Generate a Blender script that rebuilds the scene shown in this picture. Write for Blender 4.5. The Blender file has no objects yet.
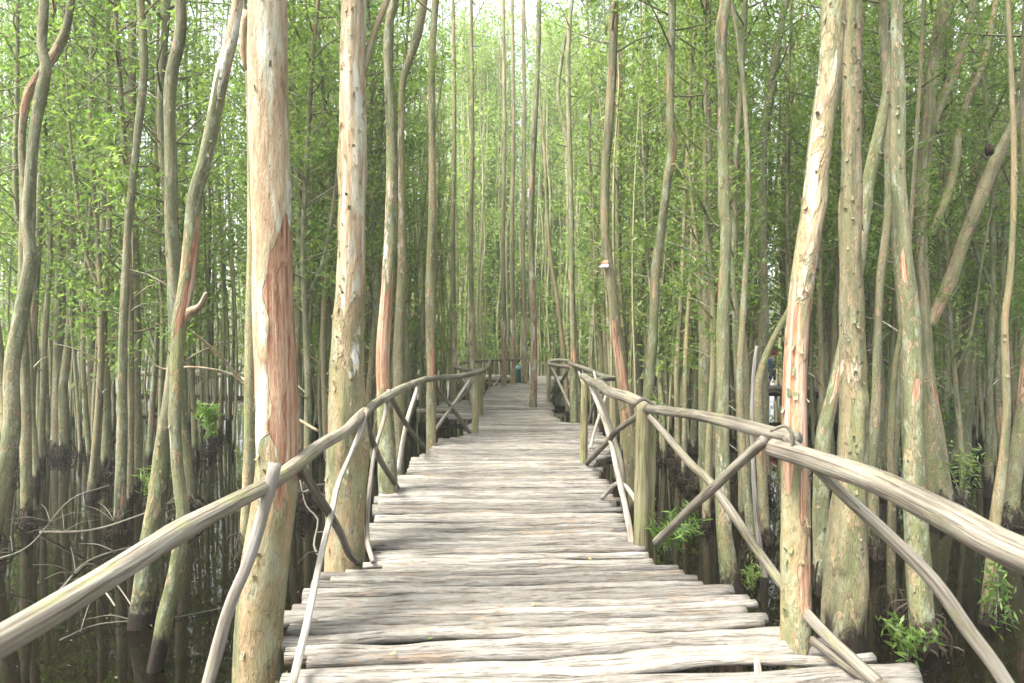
import bpy, math, random
import numpy as np
from mathutils import Vector
random.seed(7)
RNG = np.random.default_rng(11)
PI = math.pi
F, H, CX, CY = 600.0, 1.55, 512.0, 341.5      # focal length in px, eye height above the deck (z=0)
WZ = -0.8                                      # water level
scene = bpy.context.scene
COL = scene.collection

def at(x, y, Y):
    return np.array([(x - CX) / F * Y, Y, H - (y - CY) / F * Y])

# ------------------------------------------------------------------ materials
class NT:
    def __init__(s, name):
        s.m = bpy.data.materials.new(name); s.m.use_nodes = True
        s.t = s.m.node_tree; s.t.nodes.clear(); s.L = s.t.links
        s.out = s.n('ShaderNodeOutputMaterial')
    def n(s, typ, **kw):
        nd = s.t.nodes.new(typ)
        for k, v in kw.items(): setattr(nd, k, v)
        return nd
    def put(s, sock, v):
        if isinstance(v, bpy.types.NodeSocket): s.L.new(v, sock)
        else: sock.default_value = v
    def attr(s, name, vec=False):
        a = s.n('ShaderNodeAttribute', attribute_name=name)
        return a.outputs['Vector'] if vec else a.outputs['Fac']
    def math(s, op, a, b=0.0, clamp=False):
        m = s.n('ShaderNodeMath', operation=op, use_clamp=clamp); s.put(m.inputs[0], a); s.put(m.inputs[1], b); return m.outputs[0]
    def vmul(s, v, k):
        m = s.n('ShaderNodeVectorMath', operation='MULTIPLY'); s.put(m.inputs[0], v); m.inputs[1].default_value = k; return m.outputs[0]
    def vadd(s, v, w):
        m = s.n('ShaderNodeVectorMath', operation='ADD'); s.put(m.inputs[0], v); s.put(m.inputs[1], w); return m.outputs[0]
    def noise(s, v, k=(1, 1, 1), detail=3, rough=.55, dist=0.0):
        t = s.n('ShaderNodeTexNoise'); t.inputs['Scale'].default_value = 1; t.inputs['Detail'].default_value = detail
        t.inputs['Roughness'].default_value = rough; t.inputs['Distortion'].default_value = dist
        s.L.new(s.vmul(v, k), t.inputs['Vector']); return t.outputs['Fac']
    def ramp(s, f, stops):
        r = s.n('ShaderNodeValToRGB'); e = r.color_ramp.elements
        while len(e) < len(stops): e.new(.5)
        for el, (p, c) in zip(e, stops):
            el.position = p; el.color = (c, c, c, 1) if not hasattr(c, '__len__') else (*c, 1)
        s.put(r.inputs[0], f); return r.outputs[0]
    def mix(s, f, a, b, mode='MIX'):
        m = s.n('ShaderNodeMix', data_type='RGBA', blend_type=mode); s.put(m.inputs[0], f)
        for i, v in ((6, a), (7, b)):
            if isinstance(v, bpy.types.NodeSocket): s.L.new(v, m.inputs[i])
            else: m.inputs[i].default_value = (*v, 1)
        return m.outputs[2]
    def bsdf(s, col, rough=.8, bump=None, bstr=.5, bdist=.01, spec=.3):
        b = s.n('ShaderNodeBsdfPrincipled')
        if isinstance(col, bpy.types.NodeSocket): s.L.new(col, b.inputs['Base Color'])
        else: b.inputs['Base Color'].default_value = (*col, 1)
        s.put(b.inputs['Roughness'], rough); b.inputs['Specular IOR Level'].default_value = spec
        if bump is not None:
            bp = s.n('ShaderNodeBump'); bp.inputs['Strength'].default_value = bstr; bp.inputs['Distance'].default_value = bdist
            s.L.new(bump, bp.inputs['Height']); s.L.new(bp.outputs[0], b.inputs['Normal'])
        s.L.new(b.outputs[0], s.out.inputs[0]); return b

def bark_mat(name, c_dark, c_mid, c_tan, lichen=(.32, .355, .26), lich_amt=.6, strip_gen=True, fis=.8, flake=.55):
    s = NT(name)
    P0 = s.attr('axis_co', True)
    oi = s.n('ShaderNodeObjectInfo')
    off = s.math('MULTIPLY', oi.outputs['Random'], 37.0)
    P = s.vadd(P0, off)
    nb = s.noise(P, (7, 7, 1.3), 3)
    nm = s.noise(P, (24, 24, 8), 4, .6)
    nf = s.noise(P, (95, 95, 26), 4, .65)
    nl = s.noise(P, (9, 9, 4), 5, .7, .4)
    col = s.ramp(nb, [(.34, c_dark), (.5, c_mid), (.66, c_tan)])
    col = s.mix(s.math('MULTIPLY', s.ramp(nl, [(.52, 0.), (.60, 1.)]), lich_amt), col, lichen)
    moss = s.math('MULTIPLY', s.ramp(s.noise(P, (6, 6, 1), 2), [(.5, 0.), (.7, 1.)]), .45 if strip_gen else .2)
    col = s.mix(moss, col, (.20, .23, .07))
    # peeled-off patches with crisp edges showing tan under-bark
    pk = s.ramp(s.noise(P, (13, 13, 7), 5, .62, .6), [(.585, 0.), (.6, 1.)])
    under = s.ramp(nm, [(.38, (.30, .17, .09)), (.62, (.46, .34, .21))])
    col = s.mix(s.math('MULTIPLY', pk, flake), col, under)
    edge = s.ramp(s.noise(P, (13, 13, 7), 5, .62, .6), [(.555, 0.), (.575, 1.), (.59, 0.)])
    col = s.mix(s.math('MULTIPLY', edge, .75), col, (.07, .05, .03))
    # pale papery bark
    pf = s.math('ADD', s.attr('pale'), s.math('MULTIPLY', s.math('SUBTRACT', nl, .5), 1.1))
    pcol = s.ramp(nb, [(.36, (.56, .545, .48)), (.45, (.43, .40, .28)), (.52, (.33, .225, .135)), (.58, (.40, .31, .19)), (.66, (.50, .46, .36))])
    pcol = s.mix(s.math('MULTIPLY', s.ramp(nm, [(.52, 0.), (.62, 1.)]), .35), pcol, (.32, .34, .20))
    pm = s.ramp(pf, [(.46, 0.), (.54, 1.)])
    col = s.mix(pm, col, pcol)
    dk = s.math('MULTIPLY', s.ramp(nf, [(.36, 1.), (.47, 0.)]), fis)
    col = s.mix(dk, col, (.09, .07, .045))
    pits = s.math('MULTIPLY', s.ramp(s.noise(P, (34, 34, 22), 2), [(.70, 0.), (.73, 1.)]), .75)
    col = s.mix(pits, col, (.08, .055, .035))
    # bare stripped salmon wood
    st = s.noise(P, (38, 38, 1.6), 4, .6, .3)
    scol = s.ramp(st, [(.37, (.17, .075, .04)), (.46, (.30, .15, .09)), (.54, (.35, .215, .135)), (.63, (.44, .35, .27))])
    sv = s.math('ADD', s.attr('strip'), s.math('MULTIPLY', s.math('SUBTRACT', s.noise(P, (16, 16, 6), 4, .6), .5), .7))
    sm = s.ramp(sv, [(.49, 0.), (.52, 1.)])
    if strip_gen:
        g = s.ramp(s.noise(P, (4, 4, .9), 2, .5), [(.69, 0.), (.70, 1.)])
        sm = s.math('MAXIMUM', sm, s.math('MULTIPLY', g, .75))
    lip = s.math('MULTIPLY', s.ramp(sv, [(.41, 0.), (.46, 1.), (.50, 0.)]), .7)
    col = s.mix(lip, col, (.10, .06, .035))
    scol = s.mix(s.math('MULTIPLY', s.ramp(nm, [(.50, 0.), (.60, 1.)]), .45), scol, (.40, .30, .17))
    col = s.mix(sm, col, scol)
    hg = s.math('ADD', s.attr('hgt'), s.math('MULTIPLY', s.math('SUBTRACT', nl, .5), .9))
    wet = s.ramp(hg, [(.14, 1.), (.30, 0.)])
    col = s.mix(wet, col, (.022, .015, .010))
    hs = s.n('ShaderNodeHueSaturation'); s.L.new(col, hs.inputs['Color'])
    s.put(hs.inputs['Value'], s.math('ADD', s.math('MULTIPLY', oi.outputs['Random'], .35), .85))
    hs.inputs['Saturation'].default_value = 1.0
    h = s.math('ADD', s.math('MULTIPLY', nf, .6), s.math('ADD', nm, s.math('MULTIPLY', s.math('ADD', pm, s.math('MULTIPLY', sm, -1.2)), .6)))
    s.bsdf(hs.outputs[0], .82, h, .9, .016, .25)
    return s.m

def wood_mat(name, stops, lich=None, lamt=.4, crack=.6, rough=.75, kz=1.4, spots=.0, gain=.5):
    s = NT(name)
    P = s.attr('axis_co', True)
    st = s.noise(P, (55, 55, kz), 5, .62, .25)
    lo = s.noise(P, (10, 10, 3), 3)
    f = s.math('ADD', s.math('MULTIPLY', st, .6), s.math('MULTIPLY', lo, .4))
    col = s.ramp(f, stops)
    if lich:
        col = s.mix(s.math('MULTIPLY', s.ramp(s.noise(P, (14, 14, 6), 5, .7), [(.52, 0.), (.62, 1.)]), lamt), col, lich)
    if spots:
        col = s.mix(s.math('MULTIPLY', s.ramp(s.noise(P, (30, 30, 14), 4, .7), [(.56, 0.), (.64, 1.)]), spots), col, (.13, .10, .075))
        col = s.mix(s.math('MULTIPLY', s.ramp(s.noise(P, (9, 9, 2.5), 4, .7), [(.58, 0.), (.66, 1.)]), spots), col, (.27, .185, .115))
    ck = s.ramp(s.noise(P, (120, 120, 3.5), 3, .5), [(.34, 1.), (.40, 0.)])
    col = s.mix(s.math('MULTIPLY', ck, crack), col, (.10, .075, .055))
    hs = s.n('ShaderNodeHueSaturation'); s.L.new(col, hs.inputs['Color'])
    s.put(hs.inputs['Value'], s.math('ADD', s.math('MULTIPLY', s.attr('tone'), gain), 1 - gain / 2))
    s.bsdf(hs.outputs[0], rough, s.math('SUBTRACT', s.math('ADD', st, s.math('MULTIPLY', lo, .6)), s.math('MULTIPLY', ck, .8)), .9, .012, .25)
    return s.m

def leaf_mat(name, dark, mid, light, trans=.45):
    s = NT(name)
    oi = s.n('ShaderNodeObjectInfo')
    f = s.math('ADD', s.math('MULTIPLY', s.attr('tone'), .8), s.math('MULTIPLY', oi.outputs['Random'], .2))
    col = s.ramp(f, [(.1, dark), (.5, mid), (.9, light)])
    d = s.n('ShaderNodeBsdfPrincipled'); s.L.new(col, d.inputs['Base Color']); d.inputs['Roughness'].default_value = .5
    d.inputs['Specular IOR Level'].default_value = .35
    t = s.n('ShaderNodeBsdfTranslucent')
    tc = s.mix(1.0, col, (1.2, 1.38, .72), 'MULTIPLY'); s.L.new(tc, t.inputs['Color'])
    mx = s.n('ShaderNodeMixShader'); mx.inputs[0].default_value = trans
    s.L.new(d.outputs[0], mx.inputs[1]); s.L.new(t.outputs[0], mx.inputs[2]); s.L.new(mx.outputs[0], s.out.inputs[0])
    return s.m

def flat_mat(name, c, rough=.7, var=.25):
    s = NT(name); tc = s.n('ShaderNodeTexCoord')
    n = s.noise(tc.outputs['Object'], (25, 25, 25), 4)
    col = s.ramp(n, [(.3, tuple(v * (1 - var) for v in c)), (.7, tuple(min(1, v * (1 + var)) for v in c))])
    s.bsdf(col, rough, n, .3, .005); return s.m

M_BARK = bark_mat('bark_grey_green', (.08, .09, .042), (.155, .165, .09), (.25, .215, .125))
M_BARK_TAN = bark_mat('bark_tan', (.105, .11, .058), (.20, .185, .105), (.31, .24, .135), lich_amt=.35)
M_BARK_PALE = bark_mat('bark_pale', (.125, .135, .07), (.235, .205, .11), (.33, .235, .13), lich_amt=.4, strip_gen=False, fis=.35)
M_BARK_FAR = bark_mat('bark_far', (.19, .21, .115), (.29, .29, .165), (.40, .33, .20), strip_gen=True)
M_DECK = wood_mat('bleached_log', [(.36, (.130, .112, .087)), (.45, (.178, .162, .134)), (.55, (.214, .200, .174)), (.66, (.255, .243, .218))], (.22, .222, .205), .35, crack=.5, spots=.5, gain=.85, kz=12)
M_RAIL = wood_mat('weathered_rail', [(.36, (.08, .065, .048)), (.46, (.165, .143, .108)), (.55, (.225, .205, .163)), (.64, (.295, .275, .235))], (.20, .21, .09), .5)
M_RAILDK = wood_mat('dark_rail', [(.36, (.052, .043, .033)), (.46, (.112, .097, .075)), (.55, (.158, .143, .112)), (.64, (.21, .195, .165))], (.20, .20, .11), .35)
M_POST = wood_mat('olive_post', [(.36, (.10, .085, .04)), (.46, (.18, .16, .08)), (.55, (.23, .21, .115)), (.64, (.28, .265, .18))], (.19, .22, .09), .6)
M_STICK = wood_mat('white_stick', [(.36, (.16, .132, .10)), (.46, (.27, .24, .195)), (.55, (.34, .315, .28)), (.64, (.41, .395, .365))], (.26, .245, .15), .4)
M_WET = wood_mat('wet_timber', [(.34, (.03, .022, .015)), (.5, (.07, .05, .03)), (.68, (.13, .10, .06))], (.08, .09, .03), .4)
M_ROOT = wood_mat('dark_roots', [(.34, (.018, .012, .008)), (.5, (.04, .028, .018)), (.68, (.09, .065, .04))], None)
M_LEAF = leaf_mat('leaf_green', (.095, .16, .042), (.185, .265, .075), (.32, .39, .13), .55)
M_LEAF_HI = leaf_mat('leaf_bright', (.06, .12, .025), (.11, .19, .04), (.19, .26, .06), .45)
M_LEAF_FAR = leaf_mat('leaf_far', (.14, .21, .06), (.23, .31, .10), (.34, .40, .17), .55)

# ------------------------------------------------------------------ noise + mesh building
def _h(ix, iy, iz, seed):
    n = (ix * 374761393 + iy * 668265263 + iz * 2147483647 + seed * 1274126177) & 0xFFFFFFFF
    n = ((n ^ (n >> 13)) * 1274126177) & 0xFFFFFFFF
    n = n ^ (n >> 16)
    return (n & 0xFFFF) / 32767.5 - 1
def vnoise(P, seed=0):
    P = np.asarray(P, float); i = np.floor(P).astype(np.int64); f = P - i; f = f * f * (3 - 2 * f)
    r = 0
    for dx in (0, 1):
        for dy in (0, 1):
            for dz in (0, 1):
                w = (f[:, 0] if dx else 1 - f[:, 0]) * (f[:, 1] if dy else 1 - f[:, 1]) * (f[:, 2] if dz else 1 - f[:, 2])
                r = r + w * _h(i[:, 0] + dx, i[:, 1] + dy, i[:, 2] + dz, seed)
    return r

class MB:
    """collects geometry for ONE mesh, with per-vertex attributes"""
    def __init__(s): s.v = []; s.q = []; s.a = []; s.n = 0; s.mi = []
    def add(s, v, q, axis=None, tone=.5, strip=0., pale=0., hgt=9., mi=0):
        v = np.asarray(v, float); N = len(v); q = np.asarray(q, np.int64)
        A = np.zeros((N, 7)); A[:, :3] = v if axis is None else axis
        A[:, 3] = tone; A[:, 4] = strip; A[:, 5] = pale; A[:, 6] = hgt
        s.v.append(v); s.q.append(q + s.n); s.a.append(A); s.mi.append(np.full(len(q), mi)); s.n += N
    def mesh(s, name, mats, smooth=True):
        v = np.concatenate(s.v); q = np.concatenate(s.q); A = np.concatenate(s.a); mi = np.concatenate(s.mi)
        me = bpy.data.meshes.new(name)
        me.vertices.add(len(v)); me.vertices.foreach_set('co', v.astype(np.float32).ravel())
        me.loops.add(q.size); me.loops.foreach_set('vertex_index', q.astype(np.int32).ravel())
        me.polygons.add(len(q)); me.polygons.foreach_set('loop_start', np.arange(0, q.size, q.shape[1], dtype=np.int32))
        me.polygons.foreach_set('material_index', mi.astype(np.int32))
        for m in mats: me.materials.append(m)
        me.update(calc_edges=True)
        if smooth: me.polygons.foreach_set('use_smooth', np.ones(len(q), bool))
        a = me.attributes.new('axis_co', 'FLOAT_VECTOR', 'POINT'); a.data.foreach_set('vector', A[:, :3].astype(np.float32).ravel())
        for k, nm in enumerate(('tone', 'strip', 'pale', 'hgt')):
            col = A[:, 3 + k]
            if nm == 'tone' or np.ptp(col) > 0 or nm == 'hgt':
                a = me.attributes.new(nm, 'FLOAT', 'POINT'); a.data.foreach_set('value', col.astype(np.float32))
        return me
    def obj(s, name, mats, parent=None, loc=None, smooth=True):
        if not isinstance(mats, (list, tuple)): mats = [mats]
        if loc is not None:
            s.v = [v - np.asarray(loc) for v in s.v]
        return link(name, s.mesh(name, mats, smooth), parent)

def link(name, data, parent=None, loc=(0, 0, 0)):
    o = bpy.data.objects.new(name, data); COL.objects.link(o); o.location = loc
    if parent: o.parent = parent
    return o
def tag(o, label, cat, group=None, kind=None):
    if label: o['label'] = label
    if cat: o['category'] = cat
    if group: o['group'] = group
    if kind: o['kind'] = kind
    return o
def thing(name, loc, label, cat, group=None):
    return tag(link(name, None, None, tuple(loc)), label, cat, group)

def spline(pts, rad, step):
    pts = np.asarray(pts, float); rad = np.asarray(rad, float)
    if len(pts) == 2: pts = np.array([pts[0], (pts[0] + pts[1]) / 2, pts[1]]); rad = np.array([rad[0], rad.mean(), rad[1]])
    P = np.vstack([2 * pts[0] - pts[1], pts, 2 * pts[-1] - pts[-2]]); R = np.r_[rad[0], rad, rad[-1]]
    out, ro = [], []
    for i in range(1, len(P) - 2):
        L = np.linalg.norm(P[i + 1] - P[i]); n = max(2, int(math.ceil(L / step)))
        for k in range(n):
            t = k / n
            out.append(.5 * ((2 * P[i]) + (-P[i - 1] + P[i + 1]) * t + (2 * P[i - 1] - 5 * P[i] + 4 * P[i + 1] - P[i + 2]) * t * t + (-P[i - 1] + 3 * P[i] - 3 * P[i + 1] + P[i + 2]) * t ** 3))
            ro.append(R[i] * (1 - t) + R[i + 1] * t)
    out.append(P[-2]); ro.append(R[-2])
    return np.array(out), np.array(ro)

def tube_arrays(pts, rad, n=10, step=.1, amp=.06, freq=6., seed=0, knot=0., ovality=0., cap=True, fstretch=.35):
    """swept tube with noise; returns verts, quads, axis coords, theta, ring centre index"""
    C, R = spline(pts, rad, step)
    T = np.gradient(C, axis=0); T /= np.linalg.norm(T, axis=1)[:, None] + 1e-9
    ref = np.array([1., 0, 0]) if abs(T[0][0]) < .8 else np.array([0, 0, 1.])
    E1 = np.zeros_like(C); e = ref
    for i in range(len(C)):
        e = e - T[i] * (e @ T[i]); e = e / np.linalg.norm(e); E1[i] = e
    E2 = np.cross(T, E1)
    S = np.r_[0, np.cumsum(np.linalg.norm(np.diff(C, axis=0), axis=1))]
    th = np.arange(n) / n * 2 * PI
    ct, st = np.cos(th), np.sin(th)
    m = len(C)
    TH = np.tile(th, m); RR = np.repeat(R, n); SS = np.repeat(S, n)
    r0 = max(R.max(), 1e-4)
    q = np.stack([np.cos(TH) * .12 * freq, np.sin(TH) * .12 * freq, SS * freq * fstretch], 1) + seed * 3.17
    d = 1 + amp * vnoise(q, seed) + amp * .6 * vnoise(q * 2.3, seed + 5)
    if knot: 
        kn = vnoise(np.stack([np.cos(TH) * 1.3, np.sin(TH) * 1.3, SS * 3.3], 1) + seed, seed + 9)
        d = d + knot * np.clip(kn - .45, 0, 1)
    if ovality: d = d * (1 + ovality * np.cos(2 * TH + seed))
    Rr = RR * d
    V = np.repeat(C, n, 0) + np.repeat(E1, n, 0) * (np.cos(TH) * Rr)[:, None] + np.repeat(E2, n, 0) * (np.sin(TH) * Rr)[:, None]
    A = np.stack([np.cos(TH) * r0 + seed * 1.37 % 11, np.sin(TH) * r0 + seed * .73 % 7, SS + seed * 2.11 % 13], 1)
    i = np.arange(m - 1)[:, None] * n; j = np.arange(n)[None, :]; j2 = (j + 1) % n
    Q = np.stack([i + j, i + j2, i + n + j2, i + n + j], -1).reshape(-1, 4)
    if cap:
        extraV, extraQ, extraA = [], [], []
        for ring, base, dirn in ((0, 0, -1), (m - 1, (m - 1) * n, 1)):
            c = C[ring] + T[ring] * dirn * R[ring] * .12
            idx = m * n + len(extraV); extraV.append(c); extraA.append(A[base] * [0, 0, 1] + [A[:, 0].mean(), A[:, 1].mean(), 0])
            for k in range(0, n, 2):
                a, b, c2 = base + k, base + (k + 1) % n, base + (k + 2) % n
                extraQ.append([idx, a, b, c2] if dirn > 0 else [idx, c2, b, a])
        V = np.vstack([V, extraV]); A = np.vstack([A, extraA]); Q = np.vstack([Q, extraQ])
        TH = np.r_[TH, 0, 0]
    return V, Q, A, TH

_seed = [1]
def nseed(): _seed[0] += 1; return _seed[0]
def add_tube(mb, pts, rad, n=10, step=.1, tone=None, mi=0, **kw):
    sd = kw.pop('seed', nseed())
    V, Q, A, TH = tube_arrays(pts, rad, n if n % 2 == 0 else n + 1, step, seed=sd, **kw)
    mb.add(V, Q, A, tone=random.random() if tone is None else tone, hgt=V[:, 2] - WZ, mi=mi)

# ------------------------------------------------------------------ camera, sky, sun
cd = bpy.data.cameras.new('camera'); cam = link('camera', cd)
cam.location = (0, 0, H); cam.rotation_euler = (PI / 2, 0, 0)
cd.sensor_width = 36; cd.lens = F / 1024 * 36; cd.clip_end = 600; cd.clip_start = .05
cd.dof.use_dof = True; cd.dof.focus_distance = 5.0; cd.dof.aperture_fstop = 3.2
scene.camera = cam
w = bpy.data.worlds.new('World'); scene.world = w; w.use_nodes = True
nt = w.node_tree; nt.nodes.clear()
sky = nt.nodes.new('ShaderNodeTexSky'); sky.sky_type = 'NISHITA'; sky.sun_disc = False
SUN_EL, SUN_AZ = math.radians(57), math.atan2(-.70, -.45)
sky.sun_elevation = SUN_EL; sky.sun_rotation = SUN_AZ; sky.air_density = 1.0; sky.dust_density = 4.0; sky.ozone_density = 1.0
hs = nt.nodes.new('ShaderNodeHueSaturation'); hs.inputs['Saturation'].default_value = .3
bg = nt.nodes.new('ShaderNodeBackground'); bg.inputs[1].default_value = .15
wo = nt.nodes.new('ShaderNodeOutputWorld')
nt.links.new(sky.outputs[0], hs.inputs['Color']); nt.links.new(hs.outputs[0], bg.inputs[0]); nt.links.new(bg.outputs[0], wo.inputs[0])
sl = bpy.data.lights.new('sun', 'SUN'); sl.energy = 2.4; sl.angle = math.radians(20); sl.color = (1, .96, .88)
so = link('sun', sl)
sd = Vector((math.sin(SUN_AZ) * math.cos(SUN_EL), math.cos(SUN_AZ) * math.cos(SUN_EL), math.sin(SUN_EL)))
so.rotation_euler = sd.to_track_quat('Z', 'Y').to_euler()
vs = scene.view_settings; vs.view_transform = 'Standard'; vs.look = 'None'; vs.gamma = 1; vs.use_curve_mapping = False
vs.exposure = 2.12
scene.cycles.diffuse_bounces = 4; scene.cycles.glossy_bounces = 3; scene.cycles.transmission_bounces = 3; scene.cycles.adaptive_threshold = .02; scene.cycles.max_bounces = 6; scene.cycles.transparent_max_bounces = 4

# ------------------------------------------------------------------ water
s = NT('tannin_water'); tc = s.n('ShaderNodeTexCoord')
n1 = s.noise(tc.outputs['Object'], (1.6, 1.1, 1), 3); n2 = s.noise(tc.outputs['Object'], (7, 5, 1), 2)
b = s.bsdf((.004, .003, .0015), .015, s.math('ADD', n1, s.math('MULTIPLY', n2, .22)), .06, .03, .5); b.inputs['IOR'].default_value = 1.33
me = bpy.data.meshes.new('water'); R_ = 240
me.from_pydata([(-R_, -R_, 0), (R_, -R_, 0), (R_, R_, 0), (-R_, R_, 0)], [], [(0, 1, 2, 3)]); me.materials.append(s.m)
tag(link('water', me, None, (0, 0, WZ)), 'dark still swamp water mirroring the trunks', 'water', kind='structure')

# ------------------------------------------------------------------ boardwalk
LE = [(.8, -1.02), (2.8, -1.05), (3.1, -1.17), (3.3, -1.26), (4.0, -1.25), (4.15, -1.0), (4.62, -1.0), (4.75, -1.18), (5.3, -1.23), (6.4, -1.38), (8, -1.26), (8.9, -1.2), (9.6, -1.0), (10.1, -.76), (12.35, -.72),
      (12.45, -1.75), (15.6, -1.75), (15.8, -.8), (20.7, -.72), (22.7, .12), (24.5, .57), (26.6, .95)]
RE = [(.8, 2.0), (2.5, 2.0), (2.9, 1.85), (3.05, 1.62), (3.25, 1.44), (3.8, 1.38), (3.95, 1.22), (4.3, 1.02), (4.65, .95), (6.2, 1.03), (7.9, 1.02), (8.1, 1.35), (9.5, 1.52), (11.2, 1.5), (11.6, .95), (12.8, .85),
      (15.4, .98), (22, 1.4), (26.6, 1.75)]
lx = lambda Y: np.interp(Y, [p[0] for p in LE], [p[1] for p in LE])
rx = lambda Y: np.interp(Y, [p[0] for p in RE], [p[1] for p in RE])
bw = thing('boardwalk', (0, 0, 0), 'bleached rough log boardwalk running from the viewer into the forest', 'boardwalk')
def log_layout(rd, rlo, rhi, glo, ghi, zj):
    """one tuple of centre line, radii and tone per log of the deck"""
    Y = .9; k = 0; out = []
    while Y < 26.6:
        r = rd.choice((rd.uniform(*rlo), rd.uniform(*rhi)))
        if Y > 14: r *= 1.1
        tilt = np.interp(Y, [2, 4.2, 7, 30], [.085, .07, .0, -.01]) + rd.gauss(0, .008)
        a, b_ = lx(Y - tilt) + max(-.09, rd.gauss(0, .05)), rx(Y + tilt) + rd.gauss(0, .05)
        if rd.random() < .1: a -= .06
        nseg = 15 if Y < 12 else 8
        xs = np.linspace(a, b_, nseg); ph = rd.uniform(0, 50)
        N = lambda f, y_, sd: vnoise(np.stack([xs * f + ph, xs * 0 + y_, xs * 0], 1), sd)
        wig = N(1.5, k * .13, 3) * .030 + N(4, 5, 4) * .015; zz = N(1.3, 9, 6) * .010 + rd.gauss(0, zj)
        tp = rd.choice((-1, 1)) * rd.uniform(.05, .22)
        rr = [r * (1 + tp * (2 * i / (nseg - 1) - 1)) * (1 + rd.gauss(0, .06)) for i in range(nseg)]
        tone = min(1, max(0, rd.gauss(.5, .3)))
        out.append((Y, [(x, Y + tilt * x + wg, -r + z) for x, wg, z in zip(xs, wig, zz)], rr, tone))
        Y += r * 2 * rd.uniform(glo, ghi); k += 1
    return out
def log_layout_stream():
    Y = .9
    while Y < 26.6:
        r = random.choice((random.uniform(.034, .047), random.uniform(.044, .060)))
        if Y > 14: r *= 1.1
        for _ in range(3): random.gauss(0, 1)
        random.random(); random.uniform(0, 50)
        random.gauss(0, 1)
        random.choice((-1, 1)); random.uniform(.05, .22)
        for _ in range(15 if Y < 12 else 8): random.gauss(0, 1)
        random.gauss(0, 1)
        Y += r * 2 * random.uniform(1.05, 1.25)
        yield Y
for _q in log_layout_stream(): nseed()
mb = MB()
for i_, (Y, pts, rr, tone) in enumerate(log_layout(random.Random(41), (.026, .036), (.034, .047), 1.10, 1.34, .004)):
    add_tube(mb, pts, rr, n=12 if Y < 8 else 8, step=.06 if Y < 5 else (.12 if Y < 10 else .25), amp=.12, freq=9, knot=.45, fstretch=.6, tone=tone, seed=3000 + i_)
mb.obj('decking', M_DECK, bw)
mb = MB()
for (x0, ys, ye) in ((-.9, .9, 9.4), (.0, .9, 22), (.85, .9, 8), (-.55, 9.2, 21), (.7, 8, 26), (1.3, 8.2, 11.2), (-1.5, 12.6, 15.4), (1.6, .9, 2.9)):
    n = max(3, int((ye - ys) / 1.5)); yy = np.linspace(ys, ye, n)
    add_tube(mb, [(x0 + random.gauss(0, .04), y, -.17) for y in yy], [.06] * n, n=8, step=.4)
mb.obj('stringer', M_WET, bw)
for Y in np.arange(1.6, 25, 1.9):
    mb = MB(); add_tube(mb, [(lx(Y) - .12, Y, -.29), (rx(Y) + .12, Y + .05, -.29)], [.055, .05], n=8, step=.4)
    mb.obj('crossbeam', M_WET, bw)
for Y in np.arange(1.6, 25, 1.9):
    for x in (lx(Y) + .12, rx(Y) - .12):
        mb = MB(); add_tube(mb, [(x, Y, -1.3), (x + random.gauss(0, .03), Y, -.25)], [.07, .055], n=8, step=.2); mb.obj('pile', M_WET, bw)
# nailed scrap stick and dry leaves lying on the deck
mb = MB()
for (x, y, c) in ((533, 606, 0), (655, 500, 0), (430, 640, 1), (700, 655, 1), (460, 470, 1), (590, 560, 0), (393, 655, 0), (610, 505, 1)):
    Yd = 930 / (y - CY); p = at(x, y, Yd); a = random.uniform(0, PI); l = .019
    d = np.array([math.cos(a), math.sin(a), .1]); e = np.array([-math.sin(a), math.cos(a), .25])
    lf = MB(); lf.add([p + [0, 0, .012] - d * l, p + [0, 0, .008] + e * l * .4, p + [0, 0, .014] + d * l, p + [0, 0, .010] - e * l * .4], [(0, 1, 2, 3)])
    o = lf.obj('fallen_leaf', M_LEAF if c else flat_mat('dry_leaf', (.65, .42, .10)), None, loc=p); o.location = p
    where = {533: 'middle of the near deck', 655: 'deck near the thick right post', 430: 'lower left of the near deck', 700: 'near the right pale trunk foot', 460: 'left half of the middle deck', 590: 'deck level with the double post', 393: 'deck close to the front left edge', 610: 'right half of the middle deck'}[x]
    tag(o, ('green' if c else 'dry yellow') + ' fallen leaf on the ' + where, 'leaf', 'leaves dropped on the boardwalk')
# upright stub nailed on front right logs
mb = MB(); add_tube(mb, [at(757, 690, 2.72), at(758, 672, 2.86), at(756, 655, 3.0)], [.016, .018, .014], n=8, step=.04, tone=1.0)
mb.obj('batten', M_STICK, bw)

# ------------------------------------------------------------------ crosswalk far behind
cp = [(-34, 35), (-25, 33), (-12, 30.6), (-4.7, 29), (-1, 27.6), (1.4, 26.6), (5, 23.6), (9.6, 20.2), (13.7, 17.4), (20, 13.4)]
cw = thing('far_boardwalk', (0, 28, 0), 'dark edged log walkway crossing the forest far behind', 'boardwalk')
mb = MB(); C_, _r = spline([(x, y, 0) for x, y in cp], [.05] * len(cp), .14)
for i in range(1, len(C_) - 1):
    t = C_[i + 1] - C_[i - 1]; t /= np.linalg.norm(t); nn = np.array([-t[1], t[0], 0])
    hw = .8 + random.gauss(0, .03)
    add_tube(mb, [C_[i] - nn * hw + [0, 0, -.06], C_[i] + nn * hw + [0, 0, -.06]], [.065, .06], n=6, step=.8)
mb.obj('decking', M_DECK, cw, loc=(0, 28, 0))
mb = MB()
for off in (-.85, .85):
    pts = []
    for i in range(4, len(C_) - 4, 10):
        t = C_[i + 2] - C_[i - 2]; t /= np.linalg.norm(t); nn = np.array([-t[1], t[0], 0]); pts.append(C_[i] + nn * off + [0, 0, -.16])
    add_tube(mb, pts, [.10] * len(pts), n=6, step=1.2)
mb.obj('stringer', M_WET, cw, loc=(0, 28, 0))
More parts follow.
